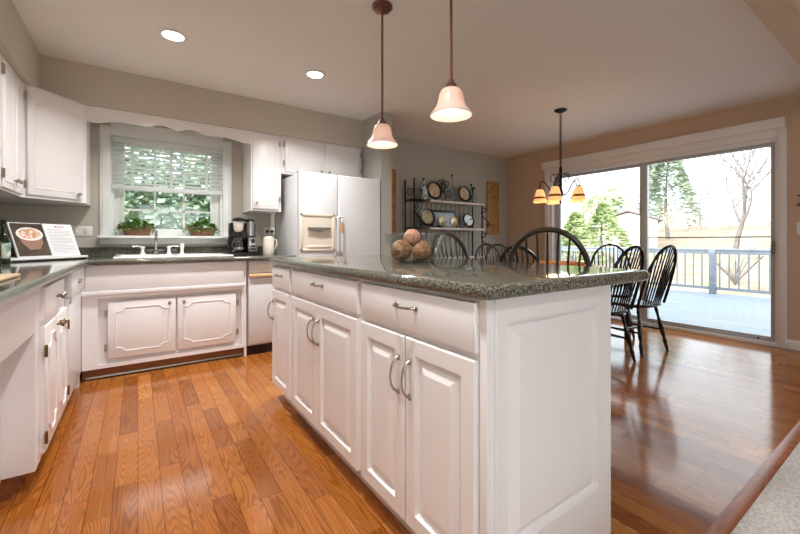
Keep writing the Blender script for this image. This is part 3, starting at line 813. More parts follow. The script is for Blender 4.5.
def seat_mb(w, d, z, t=.035):
    ls = []
    def ring(s, zz, dish=0):
        P = []
        for i in range(32):
            a = 2 * PI * i / 32
            x = math.copysign(abs(math.cos(a)) ** .75, math.cos(a)) * (w / 2 - s); y = math.copysign(abs(math.sin(a)) ** .75, math.sin(a)) * (d / 2 - s)
            P.append((x, y, zz))
        return P
    mb = MB()
    mb.loops([ring(.03, z - t), ring(.006, z - t * .6), ring(0, z - t * .3), ring(.008, z - .003), ring(.03, z), ring(.08, z - .012), ring(.14, z - .016)])
    return mb
def windsor(name, label, cat, group, sh=.45, hh=.54, bw=.45, nsp=9, lean=.15, mat=CHAIRW, bowmat=None, w=.44, d=.42, bow_r=.013):
    """front faces local +y, back at -y"""
    t = thing(name, label, cat, (0, 0, 0), 0, group)
    obj('seat', seat_mb(w, d, sh), mat, t)
    def bow(u):      # u in 0..1, half ellipse on straight stiles
        a = PI * u
        s = math.sin(a) ** .62 if 0 < u < 1 else 0
        x = -math.cos(a) * bw / 2 * (1.0 - .08 * (1 - s))
        h = s * hh
        return Vector((x, -d / 2 + .045 - lean * (h / hh) - .02 * (1 - abs(x) / (bw / 2)), sh - .005 + h))
    n = 36
    obj('bow', MB().tube([bow(i / n) for i in range(n + 1)], bow_r, 8), bowmat or mat, t)
    for k in range(nsp):
        f = (k + 1) / (nsp + 1)
        xt = (f - .5) * bw * .95
        # find bow height at x = xt
        best = min((bow(i / 200) for i in range(201)), key=lambda p: abs(p.x - xt))
        xb = (f - .5) * bw * .74
        p0 = Vector((xb, -d / 2 + .05 - .02 * (1 - abs(xb) / (bw / 2)), sh - .005))
        mid = p0.lerp(best, .45)
        obj('spindle', MB().tube([p0, mid, best], [.0048, .0078, .0045], 6, 3), mat, t)
    zl = sh - .02
    feet = {}
    sc = sh / .45
    for sx in (-1, 1):
        for sy in (-1, 1):
            top = Vector((sx * .135, sy * .125, zl)); bot = Vector((sx * .205, sy * .20, 0))
            pts = [top.lerp(bot, f) for f in (0, .12, .25, .45, .6, .72, .8, 1)]
            obj('leg', MB().tube(pts, [.011, .016, .011, .019, .020, .013, .018, .011], 8, 3), mat, t)
            feet[(sx, sy)] = (top, bot)
    for sx in (-1, 1):
        a = feet[(sx, -1)][0].lerp(feet[(sx, -1)][1], .55); c_ = feet[(sx, 1)][0].lerp(feet[(sx, 1)][1], .55)
        obj('stretcher', MB().tube([a, (a + c_) / 2, c_], [.008, .013, .008], 8, 3), mat, t)
        feet[sx] = (a + c_) / 2
    obj('stretcher', MB().tube([feet[-1], (feet[-1] + feet[1]) / 2, feet[1]], [.008, .013, .008], 8, 3), mat, t)
    return t
def rot_face(dx, dy): return math.atan2(-dx, dy)
G = 'black windsor chairs around the dining table'
w0 = windsor('windsor_chair', 'black bow back windsor chair nearest the sliding door on the near side of the table', 'chair', G)
w0.location = (3.93, 1.74, 0); w0.rotation_euler = (0, 0, rot_face(.12, .99))
dup(w0, (3.30, 1.75, 0), rot_face(.12, .99), 'black windsor chair half hidden by the island end, next to the chair nearest the door', G)
dup(w0, (4.40, 2.18, 0), rot_face(-.88, -.48), 'black windsor chair at the far end of the table against the bright glass door', G)
dup(w0, (3.60, 2.92, 0), rot_face(-.35, -.94), 'black windsor chair on the far side of the table, left of the big warm-lit olive bow', G)
dup(w0, (2.80, 2.01, 0), rot_face(.98, .15), 'black windsor chair at the near head of the table, behind the big warm-lit olive bow', G)
dup(w0, (4.00, 3.50, 0), rot_face(-.4, -.9), 'black windsor chair standing apart by the back wall beside the baker rack', G)
G2 = 'tall windsor counter stools behind the island'
st0 = windsor('counter_stool', 'tall windsor counter stool with a wide warm-lit olive bow, nearest the camera behind the island', 'stool', G2, sh=.62, hh=.478, bw=.48, nsp=7, lean=.10, bowmat=CHAIRO, w=.44, d=.42, bow_r=.0155)
st0.location = (2.10, 1.43, 0); st0.rotation_euler = (0, 0, rot_face(.82, .57))
dup(st0, (2.26, 2.26, 0), rot_face(1, .0), 'tall windsor counter stool with warm-lit olive bow beside the glass bowl, farther from the camera', G2)

ty = thing('wooden_tray', 'honey coloured wooden tray standing in the middle of the dining table', 'tray', (3.80, 2.46, .755), math.radians(-30))
TW, TD = .23, .15
b = MB().box(-TW, TW, -TD, TD, 0, .012, .003)
b.box(-TW, TW, -TD, -TD + .012, .012, .05, .003); b.box(-TW, TW, TD - .012, TD, .012, .05, .003); b.box(-TW, -TW + .012, -TD, TD, .012, .05, .003); b.box(TW - .012, TW, -TD, TD, .012, .05, .003)
obj('tray_body', b, OAK, ty)
for sx in (-1, 1): obj('handle', MB().tube([(sx * TW, -.05, .03), (sx * (TW + .03), -.04, .035), (sx * (TW + .03), .04, .035), (sx * TW, .05, .03)], .006, 8, 4), OAK, ty)

# ---- baker's rack ------------------------------------------------------
RX0, RX1, RY0, RY1 = 2.985, 4.26, 4.00, 4.20
rk = thing('bakers_rack', 'black wrought iron baker rack with pale shelves against the back wall', 'shelf rack', (RX0, RY0, 0))
RW, RD = RX1 - RX0, RY1 - RY0
for x in (0, RW):
    for y in (0, RD):
        obj('post', MB().tube([(x, y, 0), (x, y, 1.86 if y > .1 else (1.86 if x < .1 else 1.56))], .011, 8), IRON, rk)
SHW = principled('pale_shelf_board', (214, 208, 202), .35)
SH = [1.215, 1.59]
for z in SH + [.80, .40]:
    s_ = obj('shelf', MB().box(RW * .20, RW + .04, -.015, RD + .01, z - .028, z, .004), SHW, rk)
    obj('shelf_grille', MB().box(-.01, RW * .20, -.015, RD + .01, z - .016, z - .002, .002), IRON, s_)
b = MB()
for k in range(1, 14):
    x = RW * k / 14; b.tube([(x, RD, .40), (x, RD, 1.590)], .004, 5)
b.tube([(0, RD, 1.590), (RW, RD, 1.590)], .006, 6)
obj('back_wires', b, IRON, rk)
def spiral(cx, cz, r0, turns, d=1, a0=0, y=0, n=22):
    P = []
    for i in range(n + 1):
        f = i / n; a = a0 + d * f * turns * 2 * PI; r = r0 * (1 - .8 * f)
        P.append((cx + r * math.cos(a), y, cz + r * math.sin(a)))
    return P
def s_scroll(x, z0, z1, out, y):
    """S-shaped bracket from post at x, bulging towards out"""
    h = z1 - z0
    b = MB()
    b.tube([(x + out * .03, y, z1 - .05), (x + out * .08, y, z1 - .03), (x + out * .09, y, z1 - .08), (x + out * .04, y, z1 - .10), (x + out * .01, y, z1 - .07), (x + out * .015, y, z1 - .14),
            (x + out * .08, y, z0 + h * .45), (x + out * .17, y, z0 + h * .25), (x + out * .20, y, z0 + .05), (x + out * .15, y, z0 + .03), (x + out * .14, y, z0 + .08)], .008, 7, 5)
    return b
for z0, z1 in ((1.215, 1.56), (.86, 1.185)):
    obj('scroll_bracket', s_scroll(RW - .02, z0, z1, 1.0, 0), IRON, rk)
    obj('scroll_bracket', s_scroll(.0, z0, z1, .7, 0), IRON, rk)
b = MB()
cx = .66
for sx in (-1, 1):
    b.tube(spiral(cx + sx * .10, 1.735, .09, 1.3, sx, PI / 2, RD - .02), .007, 6)
    b.tube(spiral(cx + sx * .07, 1.86, .065, 1.2, -sx, -PI / 2, RD - .02), .007, 6)
    b.tube([(cx + sx * .02, RD - .02, 1.59), (cx + sx * .05, RD - .02, 1.69), (cx, RD - .02, 1.76), (cx + sx * .04, RD - .02, 1.85), (cx, RD - .02, 1.93)], .006, 6, 4)
obj('crest_scroll', b, IRON, rk)
b = MB()
for x, sx in ((.07, 1), (RW - .07, -1)):
    b.tube(spiral(x, 1.69, .065, 1.4, sx, 0, RD - .02), .006, 6)
obj('side_scroll', b, IRON, rk)

def plate(name, label, x, z, r, face, rimm, y, tilt=12, turn=0, group=None, sx=1.0):
    t = thing(name, label, 'plate', (RX0 + x, RY0 + y, z), math.radians(turn), group)
    M = Matrix.Translation((0, 0, r * math.cos(math.radians(tilt)) + .012)) @ Matrix.Rotation(math.radians(-tilt), 4, 'X')
    b = MB().lathe([(.001, .004), (r * .6, .004), (r * .7, -.004), (r, -.012), (r * 1.0, -.006), (r * .7, .010), (.001, .012)], 30, axis='y', sx=sx); b.xf(M)
    obj('rim', b, rimm, t)
    b = MB().lathe([(.001, -.004), (r * .72, -.009), (r * .74, -.004), (.001, .004)], 30, axis='y', sx=sx); b.xf(M)
    obj('face', b, face, t)
    return t
RIMD = principled('dark_rim', (24, 22, 22), .25)
GOLD = principled('pewter_gold', (176, 156, 116), .3, .7)
FACE1 = noisy('beige_plate', [(170, 150, 128), (214, 196, 172)], 14, .25)
FACE2 = noisy('pewter_plate', [(120, 112, 84), (196, 186, 150), (226, 224, 212)], 22, .25, .5)
FACEB = noisy('blue_white_plate', [(224, 232, 240), (224, 232, 240), (60, 92, 140)], 18, .2, pos=[.3, .55, .62])
plate('decorative_plate', 'large beige plate with dark rim on the top shelf, the left one', .41, 1.590, .135, FACE1, RIMD, .085)
plate('decorative_plate', 'large beige plate with dark rim on the top shelf, the right one', .985, 1.590, .128, FACE1, RIMD, .085)
plate('decorative_plate', 'pewter oval platter at the left end of the middle shelf', .285, 1.215, .135, FACE2, RIMD, .085)
plate('decorative_plate', 'small round pewter plate in front of the framed picture, left of the two', .50, 1.215, .078, FACE2, GOLD, .03)
plate('decorative_plate', 'small round pewter plate in front of the framed picture, right of the two', .72, 1.215, .078, FACE2, GOLD, .03)
plate('decorative_plate', 'blue and white plate with a black rim at the right of the middle shelf', .07 + 1.0, 1.215, .115, FACEB, RIMD, .085)
fp = thing('framed_picture', 'black framed picture with a pale blue sheet on the middle shelf behind two plates', 'picture', (RX0 + .68, RY0 + .165, 1.215))
def tilted(mb, a): return mb.xf(Matrix.Rotation(math.radians(-a), 4, 'X'))
b = MB(); w_, h_ = .235, .262
b.box(-w_, w_, -.012, .012, 0, .034); b.box(-w_, w_, -.012, .012, h_ - .034, h_); b.box(-w_, -w_ + .034, -.012, .012, .034, h_ - .034); b.box(w_ - .034, w_, -.012, .012, .034, h_ - .034)
obj('frame', tilted(b, 8), BLACK, fp)
obj('print', tilted(MB().box(-w_ + .03, w_ - .03, -.004, .006, .03, h_ - .03), 8), noisy('pale_blue_print', [(150, 178, 204), (196, 208, 216)], 5, .2), fp)
def bottle(name, label, loc, r, h, glass, neck=.3, stopper=None, band=None, cat='bottle', group=None):
    t = thing(name, label, cat, loc, 0, group)
    nr = r * .3
    obj('glass', MB().lathe([(.001, 0), (r * .95, 0), (r, .01), (r, h * (1 - neck) * .86), (r * .8, h * (1 - neck)), (nr, h * (1 - neck) + r * .7), (nr, h * .96), (nr * 1.3, h * .97), (nr * 1.3, h), (.001, h)], 16), glass, t)
    obj('stopper', MB().lathe([(.001, h), (nr * 1.1, h), (nr * 1.4, h + .02), (.001, h + .035)], 12), stopper or BLACK, t)
    if band: obj('label', MB().lathe([(r + .0008, h * .14), (r + .0012, h * .15), (r + .0012, h * .52), (r + .0008, h * .53)], 16, cap=False), band, t, 'paper label')
    return t
BW = noisy('blue_white_glaze', [(216, 226, 232), (80, 116, 150)], 30, .15, pos=[.48, .56])
bottle('glass_bottle', 'blue and white patterned bottle at the left end of the top shelf', (RX0 + .22, RY0 + .08, 1.590), .055, .27, BW, .4)
bottle('glass_bottle', 'tall clear slender bottle between the two big plates on the top shelf', (RX0 + .735, RY0 + .07, 1.590), .035, .37, BLUEG, .4)
bottle('glass_bottle', 'short clear bottle near the right end of the top shelf', (RX0 + 1.16, RY0 + .05, 1.590), .045, .22, BLUEG, .45)
bottle('glass_bottle', 'tall clear bottle at the right end of the top shelf behind the short one', (RX0 + 1.195, RY0 + .15, 1.590), .04, .28, BLUEG, .4)
# carved wall panels
def wall_panel(x0, x1, label):
    t = thing('wall_art', label, 'wall art', ((x0 + x1) / 2, YB, 1.127), 0, 'carved panels either side of the rack')
    w = (x1 - x0) / 2; h = .863
    b = MB().box(-w, w, -.018, -.002, 0, h, .003)
    b.box(-w, -w + .018, -.026, -.018, 0, h, .002); b.box(w - .018, w, -.026, -.018, 0, h, .002); b.box(-w + .018, w - .018, -.026, -.018, 0, .018, .002); b.box(-w + .018, w - .018, -.026, -.018, h - .018, h, .002)
    obj('board', b, noisy('tan_board', [(150, 112, 64), (186, 148, 92)], 12, .55), t)
    rnd = random.Random(3); b = MB()
    b.tube([(0, -.022, .06), (.03, -.022, .3), (-.02, -.022, .55), (.01, -.022, .80)], .006, 6, 5)
    for k in range(16):
        z = .14 + k * .043; sd = 1 if k % 2 else -1; L_ = .05 + rnd.random() * .04
        b.tube([(0, -.020, z), (sd * L_ * .5, -.024, z + .035), (sd * L_, -.020, z + .05)], [.003, .011, .002], 6, 3)
    obj('relief', b, noisy('tan_relief', [(120, 88, 50), (206, 176, 122)], 9, .5), t)
wall_panel(4.61, 4.885, 'tall narrow tan carved panel on the back wall right of the rack')
wall_panel(2.57, 2.845, 'tall narrow tan carved panel half hidden behind the partition left of the rack')

# ---- fruit bowl --------------------------------------------------------
bx, by, bz = 1.168, 1.565, .920
bw_ = thing('glass_bowl', 'flared clear glass bowl of woven balls on the island', 'bowl', (bx, by, bz))
obj('glass', MB().lathe([(.001, 0), (.070, 0), (.076, .004), (.090, .025), (.112, .070), (.130, .108), (.140, .134), (.137, .134), (.127, .108), (.108, .070), (.086, .028), (.068, .008), (.001, .007)], 36), BOWLG, bw_)
obj('rim', MB().tube([(.139 * math.cos(a * PI / 18), .139 * math.sin(a * PI / 18), .134) for a in range(36)], .0022, 6, 0, True), BOWLG, bw_)
BALL = noisy('wicker_ball', [(96, 58, 32), (160, 112, 72), (206, 160, 122)], 40, .6, stretch=(1, 1, 3), bump=.9)
BALLP = noisy('pink_ball', [(198, 140, 116), (228, 180, 156)], 14, .6, stretch=(1, 3, 1), bump=.4)
bw_.scale = (1.12, 1.12, 1.06)
GB = 'woven balls in the glass bowl'
for (x, y, z, r, m, lb) in ((-.062, .028, .062, .054, BALL, 'large brown woven ball at the left of the glass bowl'), (.066, .024, .062, .052, BALL, 'brown woven ball at the right of the glass bowl'),
                            (.010, -.052, .056, .048, BALL, 'brown woven ball at the front of the glass bowl'), (.006, .026, .128, .044, BALLP, 'pinkish woven ball on top of the others in the glass bowl')):
    o = obj('woven_ball', MB().ball((0, 0, 0), r, 20, 14), m); 
    b = MB()
    for q in range(3):
        b.tube([(r * math.cos(a * PI / 12), r * math.sin(a * PI / 12), 0) for a in range(24)], .002, 5, 0, True)
        b.xf(Matrix.Rotation(.9 * (q + 1), 4, 'X') @ Matrix.Rotation(.8 * q, 4, 'Y'))
    obj('vine_band', b, BALL, o)
    o.location = (bx + x, by + y, bz + z); tag(o, lb, 'decorative ball', GB)

# ---- counter items -----------------------------------------------------
def leafcluster(n, rx, ry, rz, seed, size=.02, droop=0):
    rnd = random.Random(seed); b = MB()
    for _ in range(n):
        a = rnd.random() * 2 * PI; rr_ = math.sqrt(rnd.random()); x, y = rx * rr_ * math.cos(a), ry * rr_ * math.sin(a)
        z = rz * (1 - rr_ * rr_) * (.4 + .6 * rnd.random()) - droop * rr_ ** 3 * rnd.random()
        s = size * (.7 + .6 * rnd.random()); st = len(b.v)
        b.add([(0, 0, 0), (s * .5, s * .5, .15 * s), (0, s * 1.25, -.1 * s), (-s * .5, s * .5, .15 * s)], [(0, 1, 2), (0, 2, 3)])
        b.xf(Matrix.Translation((x, y, z)) @ Matrix.Rotation(rnd.random() * 2 * PI, 4, 'Z') @ Matrix.Rotation(rnd.uniform(-.6, .9), 4, 'X'), st)
    return b
def planter(x0, x1, label, seed):
    t = thing('potted_plant', label, 'potted plant', ((x0 + x1) / 2, 4.172, 1.078), 0, 'planters on the window sill')
    w = (x1 - x0) / 2
    b = MB(); tp = lambda i, z: [(-w + i, -.055 + i * .6, z), (w - i, -.055 + i * .6, z), (w - i, .055 - i * .6, z), (-w + i, .055 - i * .6, z)]
    b.loops([tp(.025, 0), tp(.006, .072), tp(0, .075), tp(0, .084), tp(.006, .084), tp(.010, .070)])
    obj('trough', b, COPPER, t)
    obj('soil', MB().box(-w + .008, w - .008, -.046, .046, .066, .074), SOIL, t)
    b = leafcluster(330, w * 1.22, .085, .085, seed, .028, .055); b.xf(Matrix.Translation((0, 0, .075)))
    obj('foliage', b, LEAF, t, smooth=False)
planter(-.125, .112, 'copper trough planter with trailing green plant at the left of the window sill', 5)
planter(.395, .640, 'copper trough planter with bushy green plant at the right of the window sill', 11)

cm = thing('coffee_maker', 'black and steel coffee maker with glass carafe below the single wall cabinet', 'coffee maker', (.725, 3.80, CZ1))
cm.scale = (.92, 1, 1.04)
b = MB().box(0, .27, 0, .22, 0, .025, .006); b.box(.15, .255, .03, .21, .025, .17, .008); b.box(.0, .26, .12, .22, .025, .30, .01)
obj('body', b, BLACK, cm)
obj('control_panel', MB().box(.158, .248, .015, .032, .03, .165, .006), STEEL, cm)
obj('dial', MB().lathe([(.001, 0), (.020, 0), (.020, -.010), (.001, -.012)], 16, (.203, .016, .13), 'y'), BLACK, cm)
for z in (.05, .075): obj('button', MB().box(.178, .228, .009, .016, z, z + .014, .002), BLACK, cm)
obj('water_tank', MB().lathe([(.001, .18), (.046, .18), (.046, .315), (.001, .315)], 20, (.20, .12, 0)), STEEL, cm)
obj('tank_lid', MB().lathe([(.001, .315), (.049, .315), (.049, .33), (.02, .338), (.001, .338)], 20, (.20, .12, 0)), BLACK, cm)
obj('filter_basket', MB().lathe([(.030, .215), (.044, .235), (.056, .315), (.001, .315)], 20, (.08, .10, 0)), CREAM, cm, 'cream filter basket')
obj('brew_head', MB().lathe([(.001, .312), (.066, .312), (.066, .335), (.05, .345), (.001, .35)], 20, (.085, .10, 0)), BLACK, cm)
cf = obj('carafe', MB().lathe([(.001, .026), (.058, .026), (.066, .05), (.066, .10), (.050, .155), (.045, .168), (.043, .168), (.048, .150), (.062, .10), (.062, .05), (.001, .032)], 22, (.075, .085, 0)), glass_thin('carafe_glass', (.75, .76, .78), 1.9), cm)
obj('carafe_lid', MB().lathe([(.001, .166), (.048, .166), (.046, .19), (.02, .205), (.001, .205)], 18, (.075, .085, 0)), BLACK, cf)
obj('carafe_band', MB().lathe([(.0675, .055), (.0675, .075), (.0665, .075), (.0665, .055)], 20, (.075, .085, 0), cap=False), STEEL, cf)
obj('carafe_handle', MB().tube([(.04, .06, .175), (-.01, .04, .17), (-.03, .035, .13), (-.02, .045, .07), (.015, .06, .06)], .010, 8, 5), BLACK, cf)
cn = thing('canister', 'cream lidded canister with side handle beside the coffee maker', 'canister', (1.070, 3.86, CZ1))
cn.scale = (.88, .88, .92)
obj('body', MB().lathe([(.001, 0), (.056, 0), (.060, .006), (.060, .145), (.056, .155), (.001, .155)], 24), CREAM, cn)
obj('lid', MB().lathe([(.001, .157), (.058, .157), (.060, .165), (.050, .190), (.02, .20), (.001, .202)], 24), CREAM, cn)
obj('handle', MB().tube([(.055, -.01, .165), (.085, -.015, .155), (.088, -.015, .10), (.060, -.01, .06)], .006, 8, 4), CREAM, cn)
def outlet(name, label, cat, loc, rotz, w, h, slots, plug=False):
    t = thing(name, label, cat, loc, rotz)
    obj('plate', MB().box(-w / 2, w / 2, -.006, 0, -h / 2, h / 2, .002), WHITE2, t)
    for sx in slots:
        obj('socket', MB().box(sx - .016, sx + .016, -.009, -.005, -.025, .025, .002), CREAM, t)
        if plug: obj('plug', MB().lathe([(.001, 0), (.017, 0), (.014, -.022), (.001, -.024)], 12, (sx, -.008, .0), 'y'), BLACK, t)
    return t
outlet('wall_outlet', 'wide white double switch plate on the wall left of the kitchen window', 'switch plate', (-.405, YB, 1.115), 0, .16, .085, (-.035, .035))
outlet('wall_outlet', 'white outlet with two black plugs on the wall beside the refrigerator', 'outlet', (1.185, YB, 1.135), 0, .12, .085, (-.025, .025), True)
outlet('light_switch', 'ivory light switch plate on the tan wall at the right edge', 'light switch', (XR, .765, 1.15), -PI / 2, .125, .118, (-.025, .025))
dsb = MB().lathe([(.001, 0), (.012, 0), (.010, -.02), (.008, -.05), (.012, -.055), (.001, -.06)], 12, axis='x')
o = obj('door_stop', dsb, WHITE2); o.location = (XR - .014, .885, .06); tag(o, 'small white door stop on the baseboard beside the sliding door', 'door stop')
# sconce
sc_ = thing('wall_sconce', 'dark iron leaf wall sconce above the light switch at the right edge', 'sconce', (XR, .695, 1.40))
obj('backplate', MB().lathe([(.001, 0), (.045, 0), (.045, -.008), (.001, -.012)], 18, axis='x'), IRON, sc_)
obj('arm', MB().tube([(0, 0, 0), (-.06, 0, -.03), (-.09, 0, .0), (-.09, 0, .03)], .006, 8, 4), IRON, sc_)
b = MB()
for a, L_ in ((.45, .13), (1.9, .10), (-.35, .13), (2.8, .12)):
    dy, dz = math.cos(a), math.sin(a)
    b.tube([(-.07, 0, 0), (-.075, dy * L_ * .5, dz * L_ * .5 + .01), (-.075, dy * L_, dz * L_)], [.004, .020, .001], 6, 4)
obj('leaves', b, IRON, sc_)
obj('candle_cup', MB().lathe([(.001, .03), (.03, .035), (.038, .09), (.035, .09), (.026, .04), (.001, .036)], 16, (-.09, 0, 0)), PORC, sc_)

# cookbook on stand
ang = math.atan2(.35, .285)
cbk = thing('cookbook', 'open cookbook with a prawn bowl photo, propped on a low stand in the left corner', 'book', (-.640, 3.46, CZ1 + .028), ang)
tl = Matrix.Rotation(math.radians(-20), 4, 'X')
PW, PH = .218, .248
PAGE = principled('white_page', (236, 236, 238), .4)
b = MB().box(0, PW, 0, .014, 0, PH, .002); b.xf(tl)
obj('left_pages', b, PAGE, cbk)
b = MB().box(PW + .006, 2 * PW + .006, 0, .014, 0, PH, .002); b.xf(tl)
rp = obj('right_pages', b, PAGE, cbk)
b = MB().box(-.004, 2 * PW + .012, .014, .020, -.004, PH + .004, .001); b.xf(tl)
obj('cover', b, BLACK, cbk)
b = MB().box(.006, PW - .002, -.0012, 0, .006, PH - .006); b.xf(tl)
ph = obj('photo', b, noisy('dark_photo', [(62, 52, 46), (98, 84, 74)], 6, .25), cbk, 'dark full-page food photo')
b = MB().lathe([(.001, -.0022), (.088, -.0022), (.088, -.0016), (.001, -.0016)], 30, (0, 0, 0), 'y'); b.xf(Matrix.Translation((.115, 0, .165)) @ Matrix.Diagonal((1, 1, .55, 1))); b.xf(tl)
obj('bowl_rim', b, PORC, ph)
b = MB().prism([(.035, .155), (.195, .155), (.185, .10), (.155, .055), (.085, .05), (.05, .10)], -.0020, -.0013, 'y'); b.xf(tl)
obj('bowl_side', b, principled('photo_bowl_brown', (150, 118, 100), .3), ph)
b = MB().lathe([(.001, -.0030), (.074, -.0030), (.074, -.0023), (.001, -.0023)], 30, (0, 0, 0), 'y'); b.xf(Matrix.Translation((.115, 0, .168)) @ Matrix.Diagonal((1, 1, .5, 1))); b.xf(tl)
obj('prawns', b, noisy('prawn_mix', [(228, 214, 196), (206, 92, 64), (236, 226, 212), (190, 150, 110)], 60, .3, kind='voronoi', pos=[.2, .45, .7, .9]), ph)
b = MB()
for k in range(17):
    z = PH - .045 - k * .0115
    wln = .17 if k % 5 else .11
    b.box(PW + .025, PW + .025 + wln, -.0010, 0, z, z + .003)
b.xf(tl); obj('text_lines', b, principled('print_grey', (176, 176, 180), .5), rp)
b = MB().box(PW + .09, PW + .105, -.0012, 0, PH - .028, PH - .018); b.box(PW + .11, PW + .16, -.0012, 0, PH - .026, PH - .021); b.xf(tl)
obj('red_mark', b, principled('print_red', (196, 60, 60), .5), rp)
bs = thing('book_stand', 'low black and white book stand tray under the open cookbook', 'book stand', (-.640, 3.46, CZ1), ang)
obj('tray', MB().box(-.11, .47, -.035, .14, .010, .026, .003), WHITE2, bs)
obj('foot', MB().box(-.10, .46, -.028, .13, 0, .010, .002), BLACK, bs)
OIL = noisy('oil_label', [(224, 226, 220), (120, 160, 120), (90, 110, 150)], 26, .4, pos=[.45, .55, .62])
bottle('oil_bottle', 'dark green oil bottle with a pale label left of the cookbook', (-.660, 3.20, CZ1), .032, .235, GREENG, .32, BLACK, OIL)
bottle('oil_bottle', 'dark olive bottle without label at the left picture edge', (-.665, 3.04, CZ1), .032, .20, principled('olive_glass', (44, 46, 12), .06), .32, BLACK)
b = MB().box(-.84, -.372, 1.5, 2.04, CZ1 + .0005, CZ1 + .012, .004)
tag(obj('cutting_board', b, noisy('maple_board', [(214, 184, 146), (230, 204, 168)], 8, .4, stretch=(6, 1, 1))), 'pale maple cutting board lying on the left counter near the camera', 'cutting board')

# ------------------------------------------------------------------ outdoors
DKZ = -.10
b = MB()
for k in range(36):
    x = XR + .17 + k * .14; b.box(x, x + .134, -3.0, 10.0, DKZ - .03, DKZ)
tag(obj('deck', b, OUTDK), 'pale grey boarded outdoor deck beyond the sliding glass door', 'deck')
rl_ = thing('deck_railing', 'pale grey wooden railing with thin balusters at the edge of the deck', 'railing', (10.15, 0, DKZ))
RAILM = noisy('rail_grey', [(128, 135, 144), (146, 153, 162)], 5, .6)
obj('top_rail', MB().box(-.05, .05, -2.9, 9.9, .93, .97, .006).box(-.02, .02, -2.9, 9.9, .85, .93), RAILM, rl_)
obj('bottom_rail', MB().box(-.02, .02, -2.9, 9.9, .09, .15), RAILM, rl_)
for y in (-.9, .95, 2.9, 4.85, 6.8, 8.7):
    obj('post', MB().box(-.055, .055, y - .055, y + .055, 0, .95, .004), RAILM, rl_)
bal = None
y = -2.8
while y < 9.8:
    if bal is None: o = bal = obj('baluster', MB().tube([(0, 0, .12), (0, 0, .88)], .014, 6), RAILM, rl_)
    else: o = bal.copy(); C.objects.link(o); o.parent = rl_
    o.location = (0, y, 0); y += .155
# ground, rising gently
GR = noisy('winter_grass', [(150, 124, 100), (176, 152, 130), (138, 140, 100)], .6, .95, pos=[.3, .5, .75])
def gz(x, y):
    d = max(0.0, math.hypot(x - 3, (y - 1) * 1.0) - 10)
    return -1.1 + min(d, 70) * .070
b = MB(); nx, ny = 40, 40; vs = []; fs = []
for i in range(nx + 1):
    for j in range(ny + 1):
        x = -40 + 150 * i / nx; y_ = -40 + 150 * j / ny; vs.append((x, y_, gz(x, y_)))
for i in range(nx):
    for j in range(ny): a = i * (ny + 1) + j; fs.append((a, a + ny + 1, a + ny + 2, a + 1))
b.add(vs, fs); struct('ground', b, GR)
def leafball(n, c, r, seed, size, flat=1.0):
    rnd = random.Random(seed); b = MB()
    for _ in range(n):
        v = Vector((rnd.gauss(0, 1), rnd.gauss(0, 1), rnd.gauss(0, 1))).normalized() * (r * (.55 + .45 * rnd.random()))
        p = Vector(c) + Vector((v.x, v.y, v.z * flat)); s = size * (.6 + .8 * rnd.random()); st = len(b.v)
        b.add([(-s, -s * .6, 0), (s, -s * .6, 0), (s, s * .6, 0), (-s, s * .6, 0)], [(0, 1, 2, 3)])
        b.xf(Matrix.Translation(p) @ Matrix.Rotation(rnd.random() * 6.28, 4, 'Z') @ Matrix.Rotation(rnd.random() * 3.14, 4, 'X'), st)
    return b
BARK = noisy('bark', [(98, 90, 88), (136, 128, 124)], 6, .9)
FOL = [noisy('foliage_a', [(132, 152, 120), (184, 200, 168)], 3, .7), noisy('foliage_b', [(166, 184, 134), (212, 220, 180)], 3, .7), noisy('foliage_c', [(140, 156, 136), (184, 194, 174)], 3, .7), noisy('foliage_w', [(78, 108, 84), (140, 168, 132), (228, 236, 222)], 9, .6)]
def leafy(x, y, h, r, label, m, seed, n=1400, size=.12, cone=False):
    z0 = gz(x, y) - .05
    t = thing('tree', label, 'tree', (x, y, z0))
    obj('trunk', MB().tube([(0, 0, 0), (0, .02 * h, h * .3), (0, 0, h * .75)], [.05 * r + .05, .04 * r + .03, .02], 7, 3), BARK, t)
    rnd = random.Random(seed); b = MB()
    if cone:
        for k in range(n):
            f = rnd.random() ** .75; a = rnd.random() * 6.28; rr_ = r * (1 - f) * (.7 + .3 * rnd.random()) + .05
            s = size * (.6 + .8 * rnd.random()); st = len(b.v)
            b.add([(-s, -s * .4, 0), (s, -s * .4, 0), (s, s * .4, -s * .3), (-s, s * .4, -s * .3)], [(0, 1, 2, 3)])
            b.xf(Matrix.Translation((rr_ * math.cos(a), rr_ * math.sin(a), h * (.12 + .88 * f))) @ Matrix.Rotation(a + rnd.random(), 4, 'Z') @ Matrix.Rotation(rnd.uniform(-.7, .7), 4, 'X'), st)
    else:
        for q in range(5):
            a = rnd.random() * 6.28; d = r * .5
            bb = leafball(n // 5, (d * math.cos(a), d * math.sin(a), h * (.55 + .3 * rnd.random())), r * .7, seed * 7 + q, size); b.add(bb.v, bb.f)
    obj('foliage', b, m, t, smooth=False)
def pos(px, dist):      # point on the ground in the direction of a picture column
    u = (px - 400) / 380.0
    return dist * (.568 + .823 * u), dist * (.823 - .568 * u)
